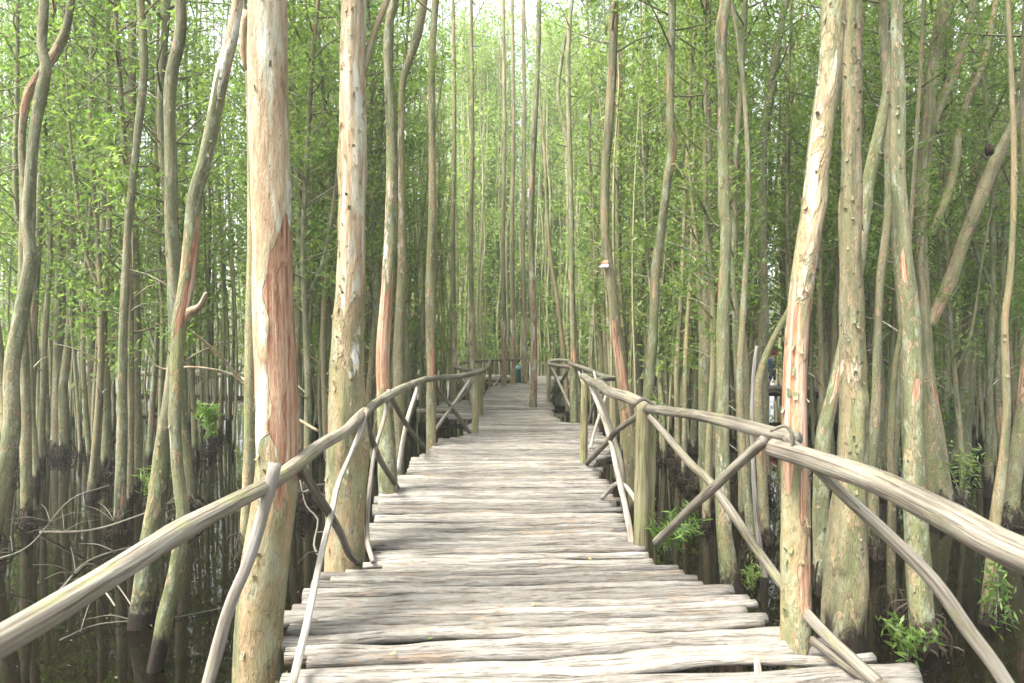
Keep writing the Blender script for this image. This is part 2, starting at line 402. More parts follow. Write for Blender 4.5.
for i in range(6, len(C_) - 6, 14):
    t = C_[i + 2] - C_[i - 2]; t /= np.linalg.norm(t); nn = np.array([-t[1], t[0], 0])
    mb = MB(); p = C_[i] - nn * .7 * np.sign(nn[1] + 1e-6); add_tube(mb, [(p[0], p[1], -1.2), (p[0], p[1], -.2)], [.06, .06], n=6, step=.5)
    mb.obj('pile', M_WET, cw, loc=(0, 28, 0))

# dead leaves and specks floating on the swamp
lt = MB(); rgl = np.random.default_rng(8); nl_ = 1300
Yl = 1.5 + 16 * rgl.random(nl_) ** 1.3; Xl = rgl.uniform(-1, 1, nl_) * (Yl * .95 + .5)
keep = np.array([not (lx(y) - .1 < x < rx(y) + .1) for x, y in zip(Xl, Yl)]) & (vnoise(np.stack([Xl * .8, Yl * .8, Xl * 0], 1), 2) > -.15)
Xl, Yl = Xl[keep], Yl[keep]; al = rgl.uniform(0, 6.28, len(Xl)); ll = rgl.uniform(.010, .030, len(Xl)); wl_ = ll * rgl.uniform(.2, .4, len(Xl))
cc = np.stack([Xl, Yl, np.full(len(Xl), WZ + .004)], 1); dd = np.stack([np.cos(al), np.sin(al), al * 0], 1); ee = np.stack([-np.sin(al), np.cos(al), al * 0], 1)
lt.add(np.stack([cc - dd * ll[:, None], cc + ee * wl_[:, None], cc + dd * ll[:, None], cc - ee * wl_[:, None]], 1).reshape(-1, 3), np.arange(4 * len(Xl)).reshape(-1, 4))
tag(lt.obj('leaf_litter', flat_mat('brown_litter', (.07, .05, .025), .8, .6), smooth=False), 'brown dead leaves afloat on the dark water', 'leaf litter', kind='stuff')

# ------------------------------------------------------------------ railings
def P3(l, wpx=None):
    """[(x, y, Y)] -> world points"""
    return [at(*p) for p in l]
def stick(name, l, r, mat, parent, n=10, step=.06, **kw):
    mb = MB(); pts = l
    rr = np.interp(np.linspace(0, 1, len(pts)), np.linspace(0, 1, len(r)), r)
    kw.setdefault('amp', .10); kw.setdefault('knot', .35)
    add_tube(mb, pts, rr, n=n, step=step, freq=8, **kw)
    return mb.obj(name, mat, parent, loc=parent.location)
W = lambda *a: np.array(a, float)

rr_ = thing('log_railing', (1.2, 3, 0), 'crooked pole railing along the right edge, thick grey rail in front', 'railing', 'railings of the boardwalk')
stick('handrail', [W(1.62, .35, .90), W(1.55, 1.1, .905), at(1024, 555, 1.75), at(950, 517, 2.05), at(880, 483, 2.42), at(820, 462, 2.78), at(772, 448, 3.0)], [.052, .052, .052, .05, .047], M_RAILDK, rr_, n=20, step=.04, amp=.07)
stick('handrail', [at(797, 438, 2.93), at(775, 434, 3.1), at(730, 422, 3.5), at(690, 414, 4.0), at(641, 408, 4.65)], [.034, .038, .038, .036, .034], M_RAILDK, rr_, n=16, step=.04)
stick('handrail', [at(653, 408, 4.5), at(628, 398, 5.0), at(607, 390, 5.9), at(600, 385, 6.5), at(592, 382, 7.1), at(583, 376, 7.9)], [.045, .05, .045, .058, .045, .045], M_RAIL, rr_, n=16, step=.05, amp=.14)
stick('post', [W(.985, 4.62, -.9), W(.99, 4.6, 0), at(643, 404, 4.62)], [.062, .058, .052], M_POST, rr_, n=16, step=.05)
stick('post', [W(1.10, 4.68, -.9), W(1.08, 4.7, 0), at(652, 416, 4.72)], [.04, .04, .035], M_POST, rr_, n=12)
stick('post', [W(.93, 7.7, -.9), W(.92, 7.7, 0), at(585, 381, 7.7)], [.052, .05, .045], M_POST, rr_, n=12)
stick('brace', [at(650, 416, 4.5), at(690, 463, 4.1), at(712, 484, 3.9), at(768, 565, 3.4), at(813, 621, 3.0), at(853, 661, 2.78), at(878, 683, 2.66)], [.024, .027, .028, .028, .026], M_RAIL, rr_, tone=.15)
stick('brace', [at(764, 440, 3.05), at(712, 489, 3.5), at(690, 509, 3.8), at(656, 543, 4.4)], [.026, .028, .028, .03], M_RAILDK, rr_)
stick('brace', [at(786, 436, 2.96), at(835, 486, 2.82), at(883, 531, 2.72), at(933, 581, 2.6), at(968, 631, 2.5), at(1005, 683, 2.42), W(2.12, 2.3, -.2)], [.024, .028, .03, .031, .03, .033], M_RAIL, rr_)
stick('brace', [at(812, 640, 3.0), at(850, 668, 2.8), at(890, 690, 2.62)], [.022, .026, .024], M_RAILDK, rr_, tone=.4)
stick('brace', [at(588, 380, 7.5), at(593, 392, 7.2), at(601, 412, 6.6), at(610, 439, 5.9), at(617, 470, 5.4), at(628, 520, 4.85), at(632, 546, 4.62)], [.026, .026, .024, .024, .022], M_STICK, rr_, amp=.14)
stick('brace', [at(640, 414, 4.75), at(615, 432, 5.6), at(608, 441, 6.0), at(587, 463, 7.5)], [.026, .028, .032], M_RAILDK, rr_)
stick('brace', [at(592, 385, 7.7), at(601, 400, 7.5), at(612, 432, 7.1), at(622, 468, 6.6), W(1.2, 6.5, -.4)], [.022, .03, .03], M_RAIL, rr_)
stick('brace', [W(1.15, 4.9, .02), at(622, 484, 5.3), at(602, 498, 5.9)], [.02, .02, .018], M_STICK, rr_)
# upper twig tied at the trunk joint
stick('binding', [at(770, 431, 2.92), at(785, 426, 2.9), at(793, 437, 2.88), at(790, 450, 2.9), at(779, 452, 2.93)], [.007, .01, .008], M_RAILDK, rr_, n=8, step=.02)
stick('binding', [at(634, 405, 4.5), at(643, 399, 4.5), at(652, 404, 4.5), at(655, 412, 4.52)], [.012, .014, .012], M_RAILDK, rr_, n=8, step=.02)

rb = thing('log_railing', (1.5, 11, 0), 'zigzag pole railing round the small right bay beyond the rustic post', 'railing', 'railings of the boardwalk')
stick('handrail', [at(570, 363, 12.7), at(591, 371, 11.8), at(602, 376, 11.2), at(619, 379, 10.3)], [.045, .045, .05, .04], M_RAIL, rb, step=.12)
stick('handrail', [at(617, 379, 10.2), at(603, 379, 9.4), at(586, 386, 8.2)], [.038, .04, .04], M_RAIL, rb, step=.12)
stick('post', [W(1.77, 10.3, -.9), W(1.76, 10.3, 0), at(614, 376, 10.3)], [.05, .045, .04], M_POST, rb)
stick('brace', [at(609, 387, 9.8), at(598, 420, 9.2), at(590, 448, 8.6)], [.024, .022], M_STICK, rb)
stick('brace', [at(594, 372, 11.5), at(600, 395, 11), at(608, 432, 10.4)], [.026, .026], M_STICK, rb)
stick('brace', [at(579, 372, 12.2), at(583, 386, 11.8), at(586, 408, 11.3)], [.022, .022], M_STICK, rb)
stick('brace', [at(608, 384, 10.1), at(596, 398, 10.8), at(588, 424, 11)], [.026, .026], M_RAILDK, rb)

rc = thing('log_railing', (1, 15.4, 0), 'short crossed pole railing beside the far right deck edge', 'railing', 'railings of the boardwalk')
stick('post', [W(.93, 15.4, -.9), W(.94, 15.4, 0), at(549, 362, 15.4)], [.06, .055, .05], M_POST, rc, step=.2)
stick('post', [W(1.05, 17.6, -.9), W(1.05, 17.6, 0), at(548, 362, 17.6)], [.05, .045, .04], M_STICK, rc, step=.2)
stick('handrail', [at(549, 364, 15.4), at(560, 366, 14.2), at(572, 367, 12.9)], [.05, .045], M_RAIL, rc, step=.2)
stick('handrail', [at(548, 362, 17.6), at(557, 360, 17.4), at(571, 361, 16.8)], [.05, .045], M_RAIL, rc, step=.2)
stick('post', [W(1.66, 16.8, -.9), at(571, 361, 16.8)], [.045, .04], M_POST, rc, step=.2)
stick('brace', [at(553, 369, 15), at(560, 385, 14), at(571, 408, 12.9)], [.03, .026], M_STICK, rc, step=.2)
stick('brace', [at(568, 370, 13.2), at(560, 384, 14.2), at(551, 401, 15.3)], [.03, .026], M_RAILDK, rc, step=.2)
stick('brace', [at(551, 368, 16.5), at(556, 380, 16.8), at(551, 393, 17.4)], [.03, .026], M_STICK, rc, step=.2)

rl = thing('log_railing', (-1.2, 3, 0), 'mossy pole railing along the left edge, rising towards the forest', 'railing', 'railings of the boardwalk')
stick('handrail', [W(-1.42, .4, .74), W(-1.34, 1.0, .775), at(0, 641, 1.5), at(60, 606, 1.68), at(120, 569, 1.92), at(180, 531, 2.22), at(240, 499, 2.56), at(280, 477, 2.86), at(320, 446, 3.38), at(346, 430, 3.9), at(366, 411, 4.4), at(386, 397, 5.15), at(405, 387, 6.2), at(426, 379, 8.5)],
      [.046, .045, .042, .043, .040, .040, .036, .038, .034, .036, .036, .038, .038, .042], M_RAIL, rl, n=20, step=.04, amp=.09)
stick('brace', [at(275, 464, 2.72), at(265, 506, 2.72), at(248, 562, 2.7), at(229, 608, 2.7), at(208, 683, 2.68), at(196, 720, 2.66)], [.028, .026, .026, .028, .03], M_STICK, rl, n=12)
stick('brace', [at(303, 467, 3.1), at(307, 478, 3.18), at(326, 508, 3.45), at(341, 534, 3.8), at(348, 552, 4.0), at(358, 563, 4.15)], [.02, .024, .024, .024, .022], M_RAILDK, rl)
stick('brace', [at(367, 409, 4.3), at(358, 437, 4.1), at(339, 482, 3.7), at(332, 512, 3.5), at(320, 560, 3.2), at(306, 628, 2.86), at(292, 688, 2.65)], [.015, .016, .018, .018, .019], M_STICK, rl)
stick('brace', [at(389, 390, 5.25), at(384, 420, 5.1), at(375, 450, 4.9), at(370, 484, 4.7), at(367, 534, 4.4), at(373, 562, 4.2)], [.02, .018, .016, .015], M_STICK, rl, amp=.16)
stick('brace', [at(366, 418, 4.4), at(372, 440, 4.8), at(382, 463, 5.4), at(397, 487, 6.35)], [.022, .025, .026], M_RAILDK, rl)
stick('brace', [at(390, 394, 5.5), at(398, 410, 6.2), at(410, 430, 7.3), at(424, 447, 8.7)], [.022, .028, .03], M_RAILDK, rl)
stick('brace', [at(419, 384, 7.4), at(412, 405, 7.2), at(405, 430, 7.0), at(398, 472, 7.0)], [.028, .026, .028], M_STICK, rl)

r2 = thing('log_railing', (-1, 10, 0), 'short pole railing with crossed braces behind the slim left trunk', 'railing', 'railings of the boardwalk')
stick('handrail', [at(426, 379, 8.6), at(445, 377, 9.2), at(460, 376, 9.6), at(484, 371, 10.3)], [.042, .04, .045], M_RAIL, r2, step=.1)
stick('post', [W(-.61, 10.1, -.9), W(-.62, 10.1, 0), at(476, 372, 10.1)], [.055, .055, .05], M_POST, r2)
stick('brace', [at(472, 377, 10), at(455, 402, 9.6), at(433, 433, 9.1)], [.024, .026, .028], M_STICK, r2)
stick('brace', [at(435, 385, 9.0), at(450, 405, 9.5), at(470, 433, 10.1)], [.028, .03, .03], M_RAILDK, r2)
stick('handrail', [at(418, 411, 9.2), at(436, 411, 9.6), at(456, 412, 10)], [.035, .035], M_RAIL, r2, step=.12)

r3 = thing('log_railing', (-1, 13, 0), 'pole railing round the small left bay, forked pole on top', 'railing', 'railings of the boardwalk')
stick('post', [W(-.66, 12.6, -.9), W(-.66, 12.6, 0), at(481, 369, 12.6)], [.06, .055, .05], M_POST, r3, step=.15)
stick('post', [W(-.72, 12.2, -.9), W(-.74, 12.2, 0), at(477, 378, 12.2)], [.04, .035, .03], M_STICK, r3, step=.15)
stick('handrail', [at(484, 370, 12.5), at(472, 371, 13.5), at(455, 367, 15)], [.045, .045], M_RAIL, r3, step=.15)
stick('handrail', [at(480, 372, 12.5), at(487, 368, 13.6), at(490, 361, 15.5)], [.03, .035], M_RAIL, r3, step=.15)
stick('post', [W(-1.43, 15, -.9), at(455, 366, 15)], [.05, .045], M_POST, r3, step=.2)
stick('brace', [at(463, 378, 13.8), at(470, 390, 13.2), at(477, 405, 12.7)], [.025, .025], M_STICK, r3, step=.15)
stick('brace', [at(474, 378, 12.8), at(468, 390, 13.2), at(459, 401, 14)], [.025, .025], M_STICK, r3, step=.15)

r4 = thing('log_railing', (-.5, 20, 0), 'thin pole railing by the far left bend near the teal bin', 'railing', 'railings of the boardwalk')
stick('handrail', [at(461, 363, 17.7), at(490, 360, 20), at(505, 360, 21.2), at(529, 358, 23.4)], [.045, .04, .04], M_RAIL, r4, step=.3)
stick('post', [W(-.77, 20.6, -.9), at(490, 360, 20.6)], [.06, .05], M_POST, r4, step=.3)
stick('post', [W(-1.5, 17.7, -.9), at(461, 362, 17.7)], [.055, .05], M_POST, r4, step=.3)
stick('post', [W(.62, 23.6, -.9), at(528, 358, 23.6)], [.055, .05], M_POST, r4, step=.3)
stick('brace', [at(501, 376, 21), at(496, 383, 20.8), at(492, 388, 20.5)], [.035, .03], M_STICK, r4, step=.3)
stick('brace', [at(489, 362, 20.3), at(486, 368, 19.6), at(480, 378, 19)], [.035, .03], M_STICK, r4, step=.3)

# ------------------------------------------------------------------ foliage
def leaf_cloud(mb, cen, n, spread, L, Wd, seed, tone=(.5, .22), droop=.35, mi=0):
    rg = np.random.default_rng(seed)
    cen = np.asarray(cen, float)
    c = cen[rg.integers(0, len(cen), n)] + rg.normal(0, 1, (n, 3)) * spread
    d = rg.normal(0, 1, (n, 3)); d[:, 2] -= droop; d /= np.linalg.norm(d, axis=1)[:, None]
    u = rg.normal(0, 1, (n, 3)); s_ = np.cross(d, u); s_ /= np.linalg.norm(s_, axis=1)[:, None]
    nn = np.cross(d, s_)
    l = L * rg.uniform(.7, 1.25, n)[:, None]; w_ = Wd * rg.uniform(.7, 1.2, n)[:, None]
    V = np.stack([c - d * l * .5, c + s_ * w_ * .5 + nn * l * .06 - d * l * .05, c + d * l * .5 - nn * l * .05, c - s_ * w_ * .5 + nn * l * .06 - d * l * .05], 1).reshape(-1, 3)
    T = np.repeat(np.clip(rg.normal(tone[0], tone[1], n), 0, 1), 4)
    mb.add(V, np.arange(4 * n).reshape(-1, 4), tone=T, mi=mi)

def axis_at(ax, z):
    return np.array([np.interp(z, ax[:, 2], ax[:, 0]), np.interp(z, ax[:, 2], ax[:, 1]), z])

def crown_mesh(ax, z0, z1, seed, twigs=46, per=62, L=.095, Wd=.030, reach=1.0, tside=4):
    rd = random.Random(seed); mb = MB(); rg = np.random.default_rng(seed)
    cs = []
    for i in range(twigs):
        u = (i + rd.random()) / twigs
        z = z0 + (z1 - z0) * u
        a = i * 2.399 + rd.uniform(-.5, .5)
        ln = reach * rd.uniform(.45, 1.15) * (1.0 - .35 * u) * (.55 + .45 * min(1, u * 4))
        p0 = axis_at(ax, z); up = rd.uniform(.25, .95)
        d = np.array([math.cos(a), math.sin(a), up])
        p1 = p0 + d * ln * .5 + [rd.gauss(0, .06), rd.gauss(0, .06), 0]
        p2 = p0 + d * ln + [rd.gauss(0, .12), rd.gauss(0, .12), rd.uniform(-.1, .15)]
        V, Q, A, TH = tube_arrays([p0, p1, p2], [.016, .010, .004], 4, .25, amp=.1, seed=seed * 100 + i, cap=False)
        mb.add(V, Q, A, hgt=5., mi=1)
        for t in (.55, .8, 1.0):
            cs.append((p0 * (1 - t) + p2 * t + rg.normal(0, .05, 3), rd.random()))
    for c, tn in cs:
        leaf_cloud(mb, [c], int(per * (.03 + 1.15 * rd.random() ** 2.6)), .12, L, Wd, rd.randrange(10 ** 6), tone=(.25 + .5 * tn, .13))
    return mb

# variants shared by the mid-distance trees
def wobble_axis(seed, h, lean=.3, amp=.075):
    rd = random.Random(seed); la = rd.uniform(0, 2 * PI); lm = rd.uniform(0, lean)
    zs = np.arange(-.5, h + .1, .55); pts = []
    p1, p2 = rd.uniform(0, 6), rd.uniform(0, 6); w1, w2 = rd.uniform(.5, 1.1), rd.uniform(1.2, 2.2)
    for z in zs:
        t = max(0, z) / h
        pts.append((math.cos(la) * lm * t * 2 + amp * (math.sin(z * w1 + p1) - math.sin(p1)) + amp * .3 * (math.sin(z * w2 + p2) - math.sin(p2)),
                    math.sin(la) * lm * t * 2 + amp * (math.cos(z * w1 * .9 + p2) - math.cos(p2)), z))
    return np.array(pts)
VAR = []
for k in range(14):
    h = random.uniform(10, 12.5); ax = wobble_axis(100 + k, h)
    r = random.uniform(.038, .066)
    rad = [r * (1.25 if z < 0 else 1) * (1 - .72 * max(0, z) / h) + (.35 * r * math.exp(-max(0, z) * 2.2)) for z in ax[:, 2]]
    mb = MB(); V, Q, A, TH = tube_arrays(ax, rad, 10, .14, amp=.10, freq=6, seed=200 + k, knot=.4)
    mb.add(V, Q, A, hgt=V[:, 2])
    rd = random.Random(k)
    if k % 3 == 0:     # a forked stem
        z = rd.uniform(1.6, 4.0); p = axis_at(ax, z); a = rd.uniform(0, 6.28)
        fk = [p, p + [math.cos(a) * .25, math.sin(a) * .25, .7], p + [math.cos(a) * .45, math.sin(a) * .45, 2.2], p + [math.cos(a) * .9, math.sin(a) * .6, 4.6]]
        V, Q, A, TH = tube_arrays(fk, [r * .55, r * .5, r * .42, r * .2], 8, .18, amp=.10, seed=300 + k); mb.add(V, Q, A, hgt=V[:, 2])
    for j in range(rd.randint(3, 6)):   # dead snags
        z = rd.uniform(.8, 4.5); p = axis_at(ax, z); a = rd.uniform(0, 6.28); ln = rd.uniform(.15, .7)
        V, Q, A, TH = tube_arrays([p, p + [math.cos(a) * ln * .5, math.sin(a) * ln * .5, ln * .35], p + [math.cos(a) * ln, math.sin(a) * ln, ln * .5]], [.012, .008, .003], 4, .15, amp=.1, seed=400 + k * 9 + j); mb.add(V, Q, A, hgt=9, pale=.6)
    tm = mb.mesh('trunk', [M_BARK]); tm2 = tm.copy(); tm2.materials[0] = M_BARK_TAN
    cm = crown_mesh(ax, (2.2, 2.9, 3.8, 1.9)[k % 4], h + .3, 500 + k, twigs=32, L=.11, Wd=.036, per=48, reach=.85).mesh('crown', [M_LEAF, M_BARK], smooth=False)
    cn = crown_mesh(ax, (2.4, 3.0, 3.8, 2.1)[k % 4], 8.4, 900 + k, twigs=36, L=.095, Wd=.032, per=50, reach=.9).mesh('crown', [M_LEAF, M_BARK], smooth=False)
    VAR.append((tm, tm2, cm, h, cn))
CROWN_HI = []
for k in range(5):
    ax = np.array([(0, 0, 0), (0, 0, 14.)])
    CROWN_HI.append(crown_mesh(ax, 0, 6.0, 700 + k, twigs=30, per=56, reach=1.5).mesh('crown', [M_LEAF, M_BARK], smooth=False))  # near crowns, mostly above the frame, widened on purpose to shade the deck
CROWN_THIN = crown_mesh(np.array([(0, 0, 0), (0, 0, 14.)]), 0, 5.0, 790, twigs=12, per=34, reach=.7).mesh('crown', [M_LEAF, M_BARK], smooth=False)
# root masses (dark aerial roots and rot round a waterline)
ROOT = []
for k in range(5):
    mb = MB(); rd = random.Random(k + 50)
    for j in range(48):
        a = rd.uniform(0, 6.28); r0 = rd.uniform(.04, .085); r1 = rd.uniform(.01, .13) * rd.uniform(.5, 1.3); zt = .03 + .33 * rd.random() ** 2
        tw = rd.uniform(-.9, .9)
        p = [(math.cos(a) * r0, math.sin(a) * r0, zt), (math.cos(a + tw * .5) * (r0 + r1), math.sin(a + tw * .5) * (r0 + r1), zt * rd.uniform(.6, .9)), (math.cos(a + tw) * (r0 + r1 * .9), math.sin(a + tw) * (r0 + r1 * .9), rd.uniform(-.1, zt * .4))]
        add_tube(mb, p, [rd.uniform(.006, .012), .008, .003], n=4, step=.05, amp=.4)
    ROOT.append(mb.mesh('root', [M_ROOT]))

# ------------------------------------------------------------------ hero trees, catalogued one by one
DECK_TREES = []
PLACED = []
LANDMARKS = []
def flakes(mb, C, R, cnt, zr, seed, size=.023):
    rg = random.Random(seed)
    for i in range(cnt):
        z = rg.uniform(*zr); k = int(np.argmin(abs(C[:, 2] - z))); a = rg.uniform(0, 2 * PI)
        if math.sin(a) > .4: a = -a
        c = C[k]; r = R[k] * 1.03
        w_ = size * rg.uniform(.4, 1.2); h_ = size * rg.uniform(.6, 2.0); curl = rg.uniform(.2, .8) * size; flip = rg.choice((-1, 1))
        rows = []
        for u in np.linspace(0, 1, 4):
            for v in np.linspace(-1, 1, 3):
                aa = a + v * w_ / max(r, .02) * .5 * (1 - .35 * u)
                rr = r + curl * u * u + .002
                rows.append((c[0] + math.cos(aa) * rr, c[1] + math.sin(aa) * rr, z + flip * u * h_ + rg.gauss(0, .002)))
        Q = [(rw * 3 + q, rw * 3 + q + 1, rw * 3 + q + 4, rw * 3 + q + 3) for rw in range(3) for q in range(2)]
        mb.add(rows, Q, pale=rg.choice((.25, .1, .0)), hgt=9.)

def hero(label, pts, Y, mat, top=None, strip=(), pale=(), n=None, amp=.07, limbs=(), crown=5.2, nfl=0, snags=(), root=False, name='tree', lean=0., knot=.35, ribs=0., ztop=None, short=None):
    seed = nseed() + 1000
    W_, Rr = [], []
    for (x, y, w_) in pts:            # top -> bottom
        YY = Y
        W_.append(at(x, y, YY)); Rr.append(w_ * YY / F / 2 * .97)
    W_ = W_[::-1]; Rr = Rr[::-1]      # bottom -> top
    d = W_[0] - W_[1]; zlow = -1.35
    if W_[0][2] > zlow:
        kx = np.clip(d[:2] / max(-d[2], .05), -.35, .35); dz = W_[0][2] - zlow
        W_.insert(0, np.array([W_[0][0] + kx[0] * dz, W_[0][1] + kx[1] * dz, zlow])); Rr.insert(0, Rr[0] * 1.08)
    zt = (crown + 5.0) if ztop is None else ztop
    if ztop is None:
        d = W_[-1] - W_[-2]; kx = np.clip(d[:2] / max(d[2], .05), -.3, .3); z = W_[-1][2]; p = W_[-1]; r = Rr[-1]
        rd = random.Random(seed); st = (zt - z) / 5
        for i in range(5):
            kx = kx * .7 + np.array([rd.gauss(0, .05), rd.gauss(0, .05)]); p = p + [kx[0] * st, kx[1] * st, st]; W_.append(p); Rr.append(r * (1 - (i + 1) / 5 * .75))
    W_ = np.array(W_)
    base = np.array([np.interp(WZ, W_[:, 2], W_[:, 0]), Y, WZ])
    nn = n or (12 if max(Rr) * F / Y < 8 else (20 if max(Rr) * F / Y < 14 else 40))
    st = .12 if nn == 12 else (.07 if nn == 20 else .035)
    mb = MB(); V, Q, A, TH = tube_arrays(W_, Rr, nn, st, amp=amp, freq=7, seed=seed % 97, knot=knot)
    C, RR = spline(W_, Rr, st)
    z = V[:, 2]
    def mask(lst):
        m = np.zeros(len(V))
        for (za, zb, a0, aw, val) in lst:     # heights, centre angle (deg, -90 faces the camera, 0 right), half width
            zj = z + .22 * vnoise(np.stack([np.cos(TH) * 2.2, np.sin(TH) * 2.2, z * 1.2], 1), 6); dz = np.minimum(zj - za, zb - zj); fz = np.clip(.5 + dz / .12, 0, 1)
            aj = a0 + 26 * vnoise(np.stack([z * 2.6, z * 0 + a0, z * 0], 1), 4) + 12 * vnoise(np.stack([z * 9, z * 0 + a0, z * 0], 1), 5)
            da = np.abs((np.degrees(TH) - aj + 180) % 360 - 180);  fa = np.clip(.5 + (aw - da) / 22., 0, 1) if aw < 180 else 1
            m = np.maximum(m, fz * fa * val)
        return m
    S = mask(strip); Pm = mask(pale)
    nz = vnoise(np.stack([np.cos(TH) * 1.6, np.sin(TH) * 1.6, z * 4], 1) + seed % 31, 3) * .35
    S2 = np.clip((S + nz * (S > .05) * (S < .95)) * 1.0, 0, 1.2)
    cidx = np.minimum(np.arange(len(V)) // nn, len(C) - 1)
    cen = C[cidx]
    k = 1 - .055 * np.clip((S2 - .45) * 8, 0, 1)
    if ribs:
        k = k + ribs * np.clip(S2, 0, 1) * (vnoise(np.stack([np.cos(TH) * 3.2, np.sin(TH) * 3.2, z * .9], 1), 8))
    V = cen + (V - cen) * k[:, None]
    mb.add(V, Q, A, strip=S2, pale=Pm, hgt=V[:, 2] - WZ)
    for lb in limbs:                   # (pts top->bottom px, end Y offset)
        lp, dy = lb; m = len(lp)
        wl = [at(x, y, Y + dy * (1 - i / (m - 1))) for i, (x, y, w_) in enumerate(lp)][::-1]; rl_ = [w_ * Y / F / 2 for (x, y, w_) in lp][::-1]
        V, Q, A, TH = tube_arrays(wl, rl_, 14, .08, amp=.08, freq=7, seed=nseed() % 97, knot=.3)
        mb.add(V, Q, A, hgt=9., strip=.0, pale=.15)
    for sg in snags:
        m = len(sg); wl = [at(x, y, Y + (dy if len(p_) > 3 else 0)) for p_ in sg for (x, y, dy) in [(p_[0], p_[1], p_[3] if len(p_) > 3 else 0)]]; rl_ = [p_[2] * Y / F / 2 for p_ in sg]
        V, Q, A, TH = tube_arrays(wl, rl_, 8, .05, amp=.12, freq=8, seed=nseed() % 97, knot=.3); mb.add(V, Q, A, hgt=9., pale=.75)
    if nfl: flakes(mb, C, RR, nfl, (max(-.4, z.min()), 1.55 + 341 / F * Y), seed)
    t = thing(name, base, label, 'tree', 'paperbark trees standing near the boardwalk')
    mb.obj('trunk', [mat], t, loc=base)
    if crown is not None:
        cr = link('crown', CROWN_THIN if (Y > 8 and abs(base[0]) < 2.2) else random.choice(CROWN_HI), t); q = axis_at(W_, crown); cr.location = (q[0] - base[0], q[1] - base[1], crown - base[2]); cr.rotation_euler.z = random.uniform(0, 6.28)
    if root:
        ro = link('root', random.choice(ROOT), t); ro.rotation_euler.z = random.uniform(0, 6); sc = max(.8, Rr[1] / .08); ro.scale = (sc, sc, 1)
    PLACED.append((base[0], base[1])); LANDMARKS.append((base[0] / Y * F + CX, Y, short or label))
    return t, C, RR

# big pair left of the deck
hero('thick cream trunk in front left with long salmon stripped side, nearest tree', [(267, -10, 38), (269, 120, 39), (272, 240, 39), (275, 340, 41), (278, 440, 43), (274, 500, 43), (266, 560, 47), (260, 620, 47), (258, 683, 49)], 3.1, M_BARK_PALE,
     strip=[(.78, 2.1, -30, 52, 1.), (1.4, 1.7, 150, 20, .5)], pale=[(1.0, 3.6, -115, 75, .95), (1.9, 3.6, -90, 180, .62)], amp=.045, nfl=18, knot=.18, ribs=.035, short='thick cream trunk',
     snags=[[(248, 12, 9), (243, 30, 6), (243, 55, 5), (246, 70, 2)]])
hero('thick tan trunk with flaking bark beside the deck log ends, left', [(354, -10, 25), (353, 70, 26), (353, 120, 27), (352, 240, 28), (348, 330, 33), (347, 400, 38), (346, 450, 40), (345, 520, 40), (345, 566, 42)], 4.4, M_BARK_PALE,
     strip=[(.35, 1.05, -165, 28, .9)], pale=[(1.9, 4.2, -70, 80, .9), (1.3, 2.0, -90, 60, .5)], amp=.07, nfl=110, limbs=[([(392, -14, 6), (384, 8, 6), (372, 40, 6), (362, 75, 8)], .1)], short='flaking tan trunk', knot=.4)
hero('trunk stripped salmon at head height behind the flaking tan trunk', [(395, -5, 9), (390, 18, 9), (388, 42, 10), (389, 88, 10), (391, 140, 10), (391, 210, 12), (388, 276, 13), (384, 335, 14), (383, 378, 15), (386, 427, 17), (388, 490, 20)], 6.2, M_BARK,
     strip=[(.95, 2.2, -90, 85, 1.)], pale=[(2.2, 3.4, -90, 60, .5)], nfl=20, short='salmon-stripped slender trunk')
hero('wavy grey trunk rising behind the salmon stripped left trunk', [(425, -8, 8), (418, 32, 9), (411, 56, 8), (403, 81, 7), (401, 130, 7), (402, 197, 8), (402, 265, 9), (400, 315, 11), (398, 370, 10), (399, 450, 11)], 9.0, M_BARK_TAN, pale=[(2.5, 5, -90, 60, .5)], root=True, short='wavy grey trunk')
hero('slim straight trunk standing at the left deck edge before the short railing', [(436, -8, 7), (432, 63, 7), (432, 140, 7), (432, 211, 8), (430, 300, 10), (431, 371, 9), (431, 441, 10)], 8.9, M_BARK_TAN, strip=[(.9, 1.5, -60, 60, .9)], nfl=10, short='slim deck-edge trunk')
hero('slender upright tree growing through the middle of the deck', [(539, -8, 5), (538, 60, 5), (534, 134, 6), (531, 211, 6), (532, 276, 6), (534, 335, 7), (533, 406, 8)], 14.3, M_BARK, strip=[(.1, 3.2, -90, 180, .44)], pale=[(0, 3.5, -90, 180, .6)], crown=9, short='tree growing through the deck')
# far left
hero('bowed grey trunk at the far left edge crossed by a reddish branch', [(44, -10, 8), (42, 45, 9), (46, 68, 10), (40, 100, 10), (33, 150, 9), (28, 220, 11), (30, 262, 12), (22, 310, 13), (12, 370, 14), (12, 430, 15), (3, 475, 16), (-10, 540, 17)], 6.6, M_BARK, root=True, short='bowed left-edge trunk')
hero('thin tree with kinked reddish upper stem behind the bowed left trunk', [(73, -10, 6), (70, 10, 7), (64, 35, 8), (52, 58, 9), (38, 78, 9), (27, 98, 8), (22, 140, 6), (24, 200, 7), (22, 300, 8), (25, 380, 9), (26, 450, 10)], 7.6, M_BARK_TAN, strip=[(4.3, 5.3, -90, 180, .6)], root=True)
hero('grey trunk with dark root clump just right of the bowed left trunk', [(44, 80, 7), (41, 180, 7), (35, 280, 8), (32, 330, 9), (30, 388, 10), (29, 440, 11)], 10.5, M_BARK, root=True)
hero('left stem of the twin pair before the dark fallen log', [(62, -5, 5), (64, 100, 7), (61, 230, 9), (60, 314, 10), (58, 406, 11), (57, 445, 12)], 12.5, M_BARK_TAN, root=True)
hero('right curved stem of the twin pair before the dark fallen log', [(76, -5, 4), (72, 150, 6), (73, 260, 7), (69, 335, 7), (64, 380, 8), (63, 392, 8), (64, 450, 9)], 12.2, M_BARK, root=True)
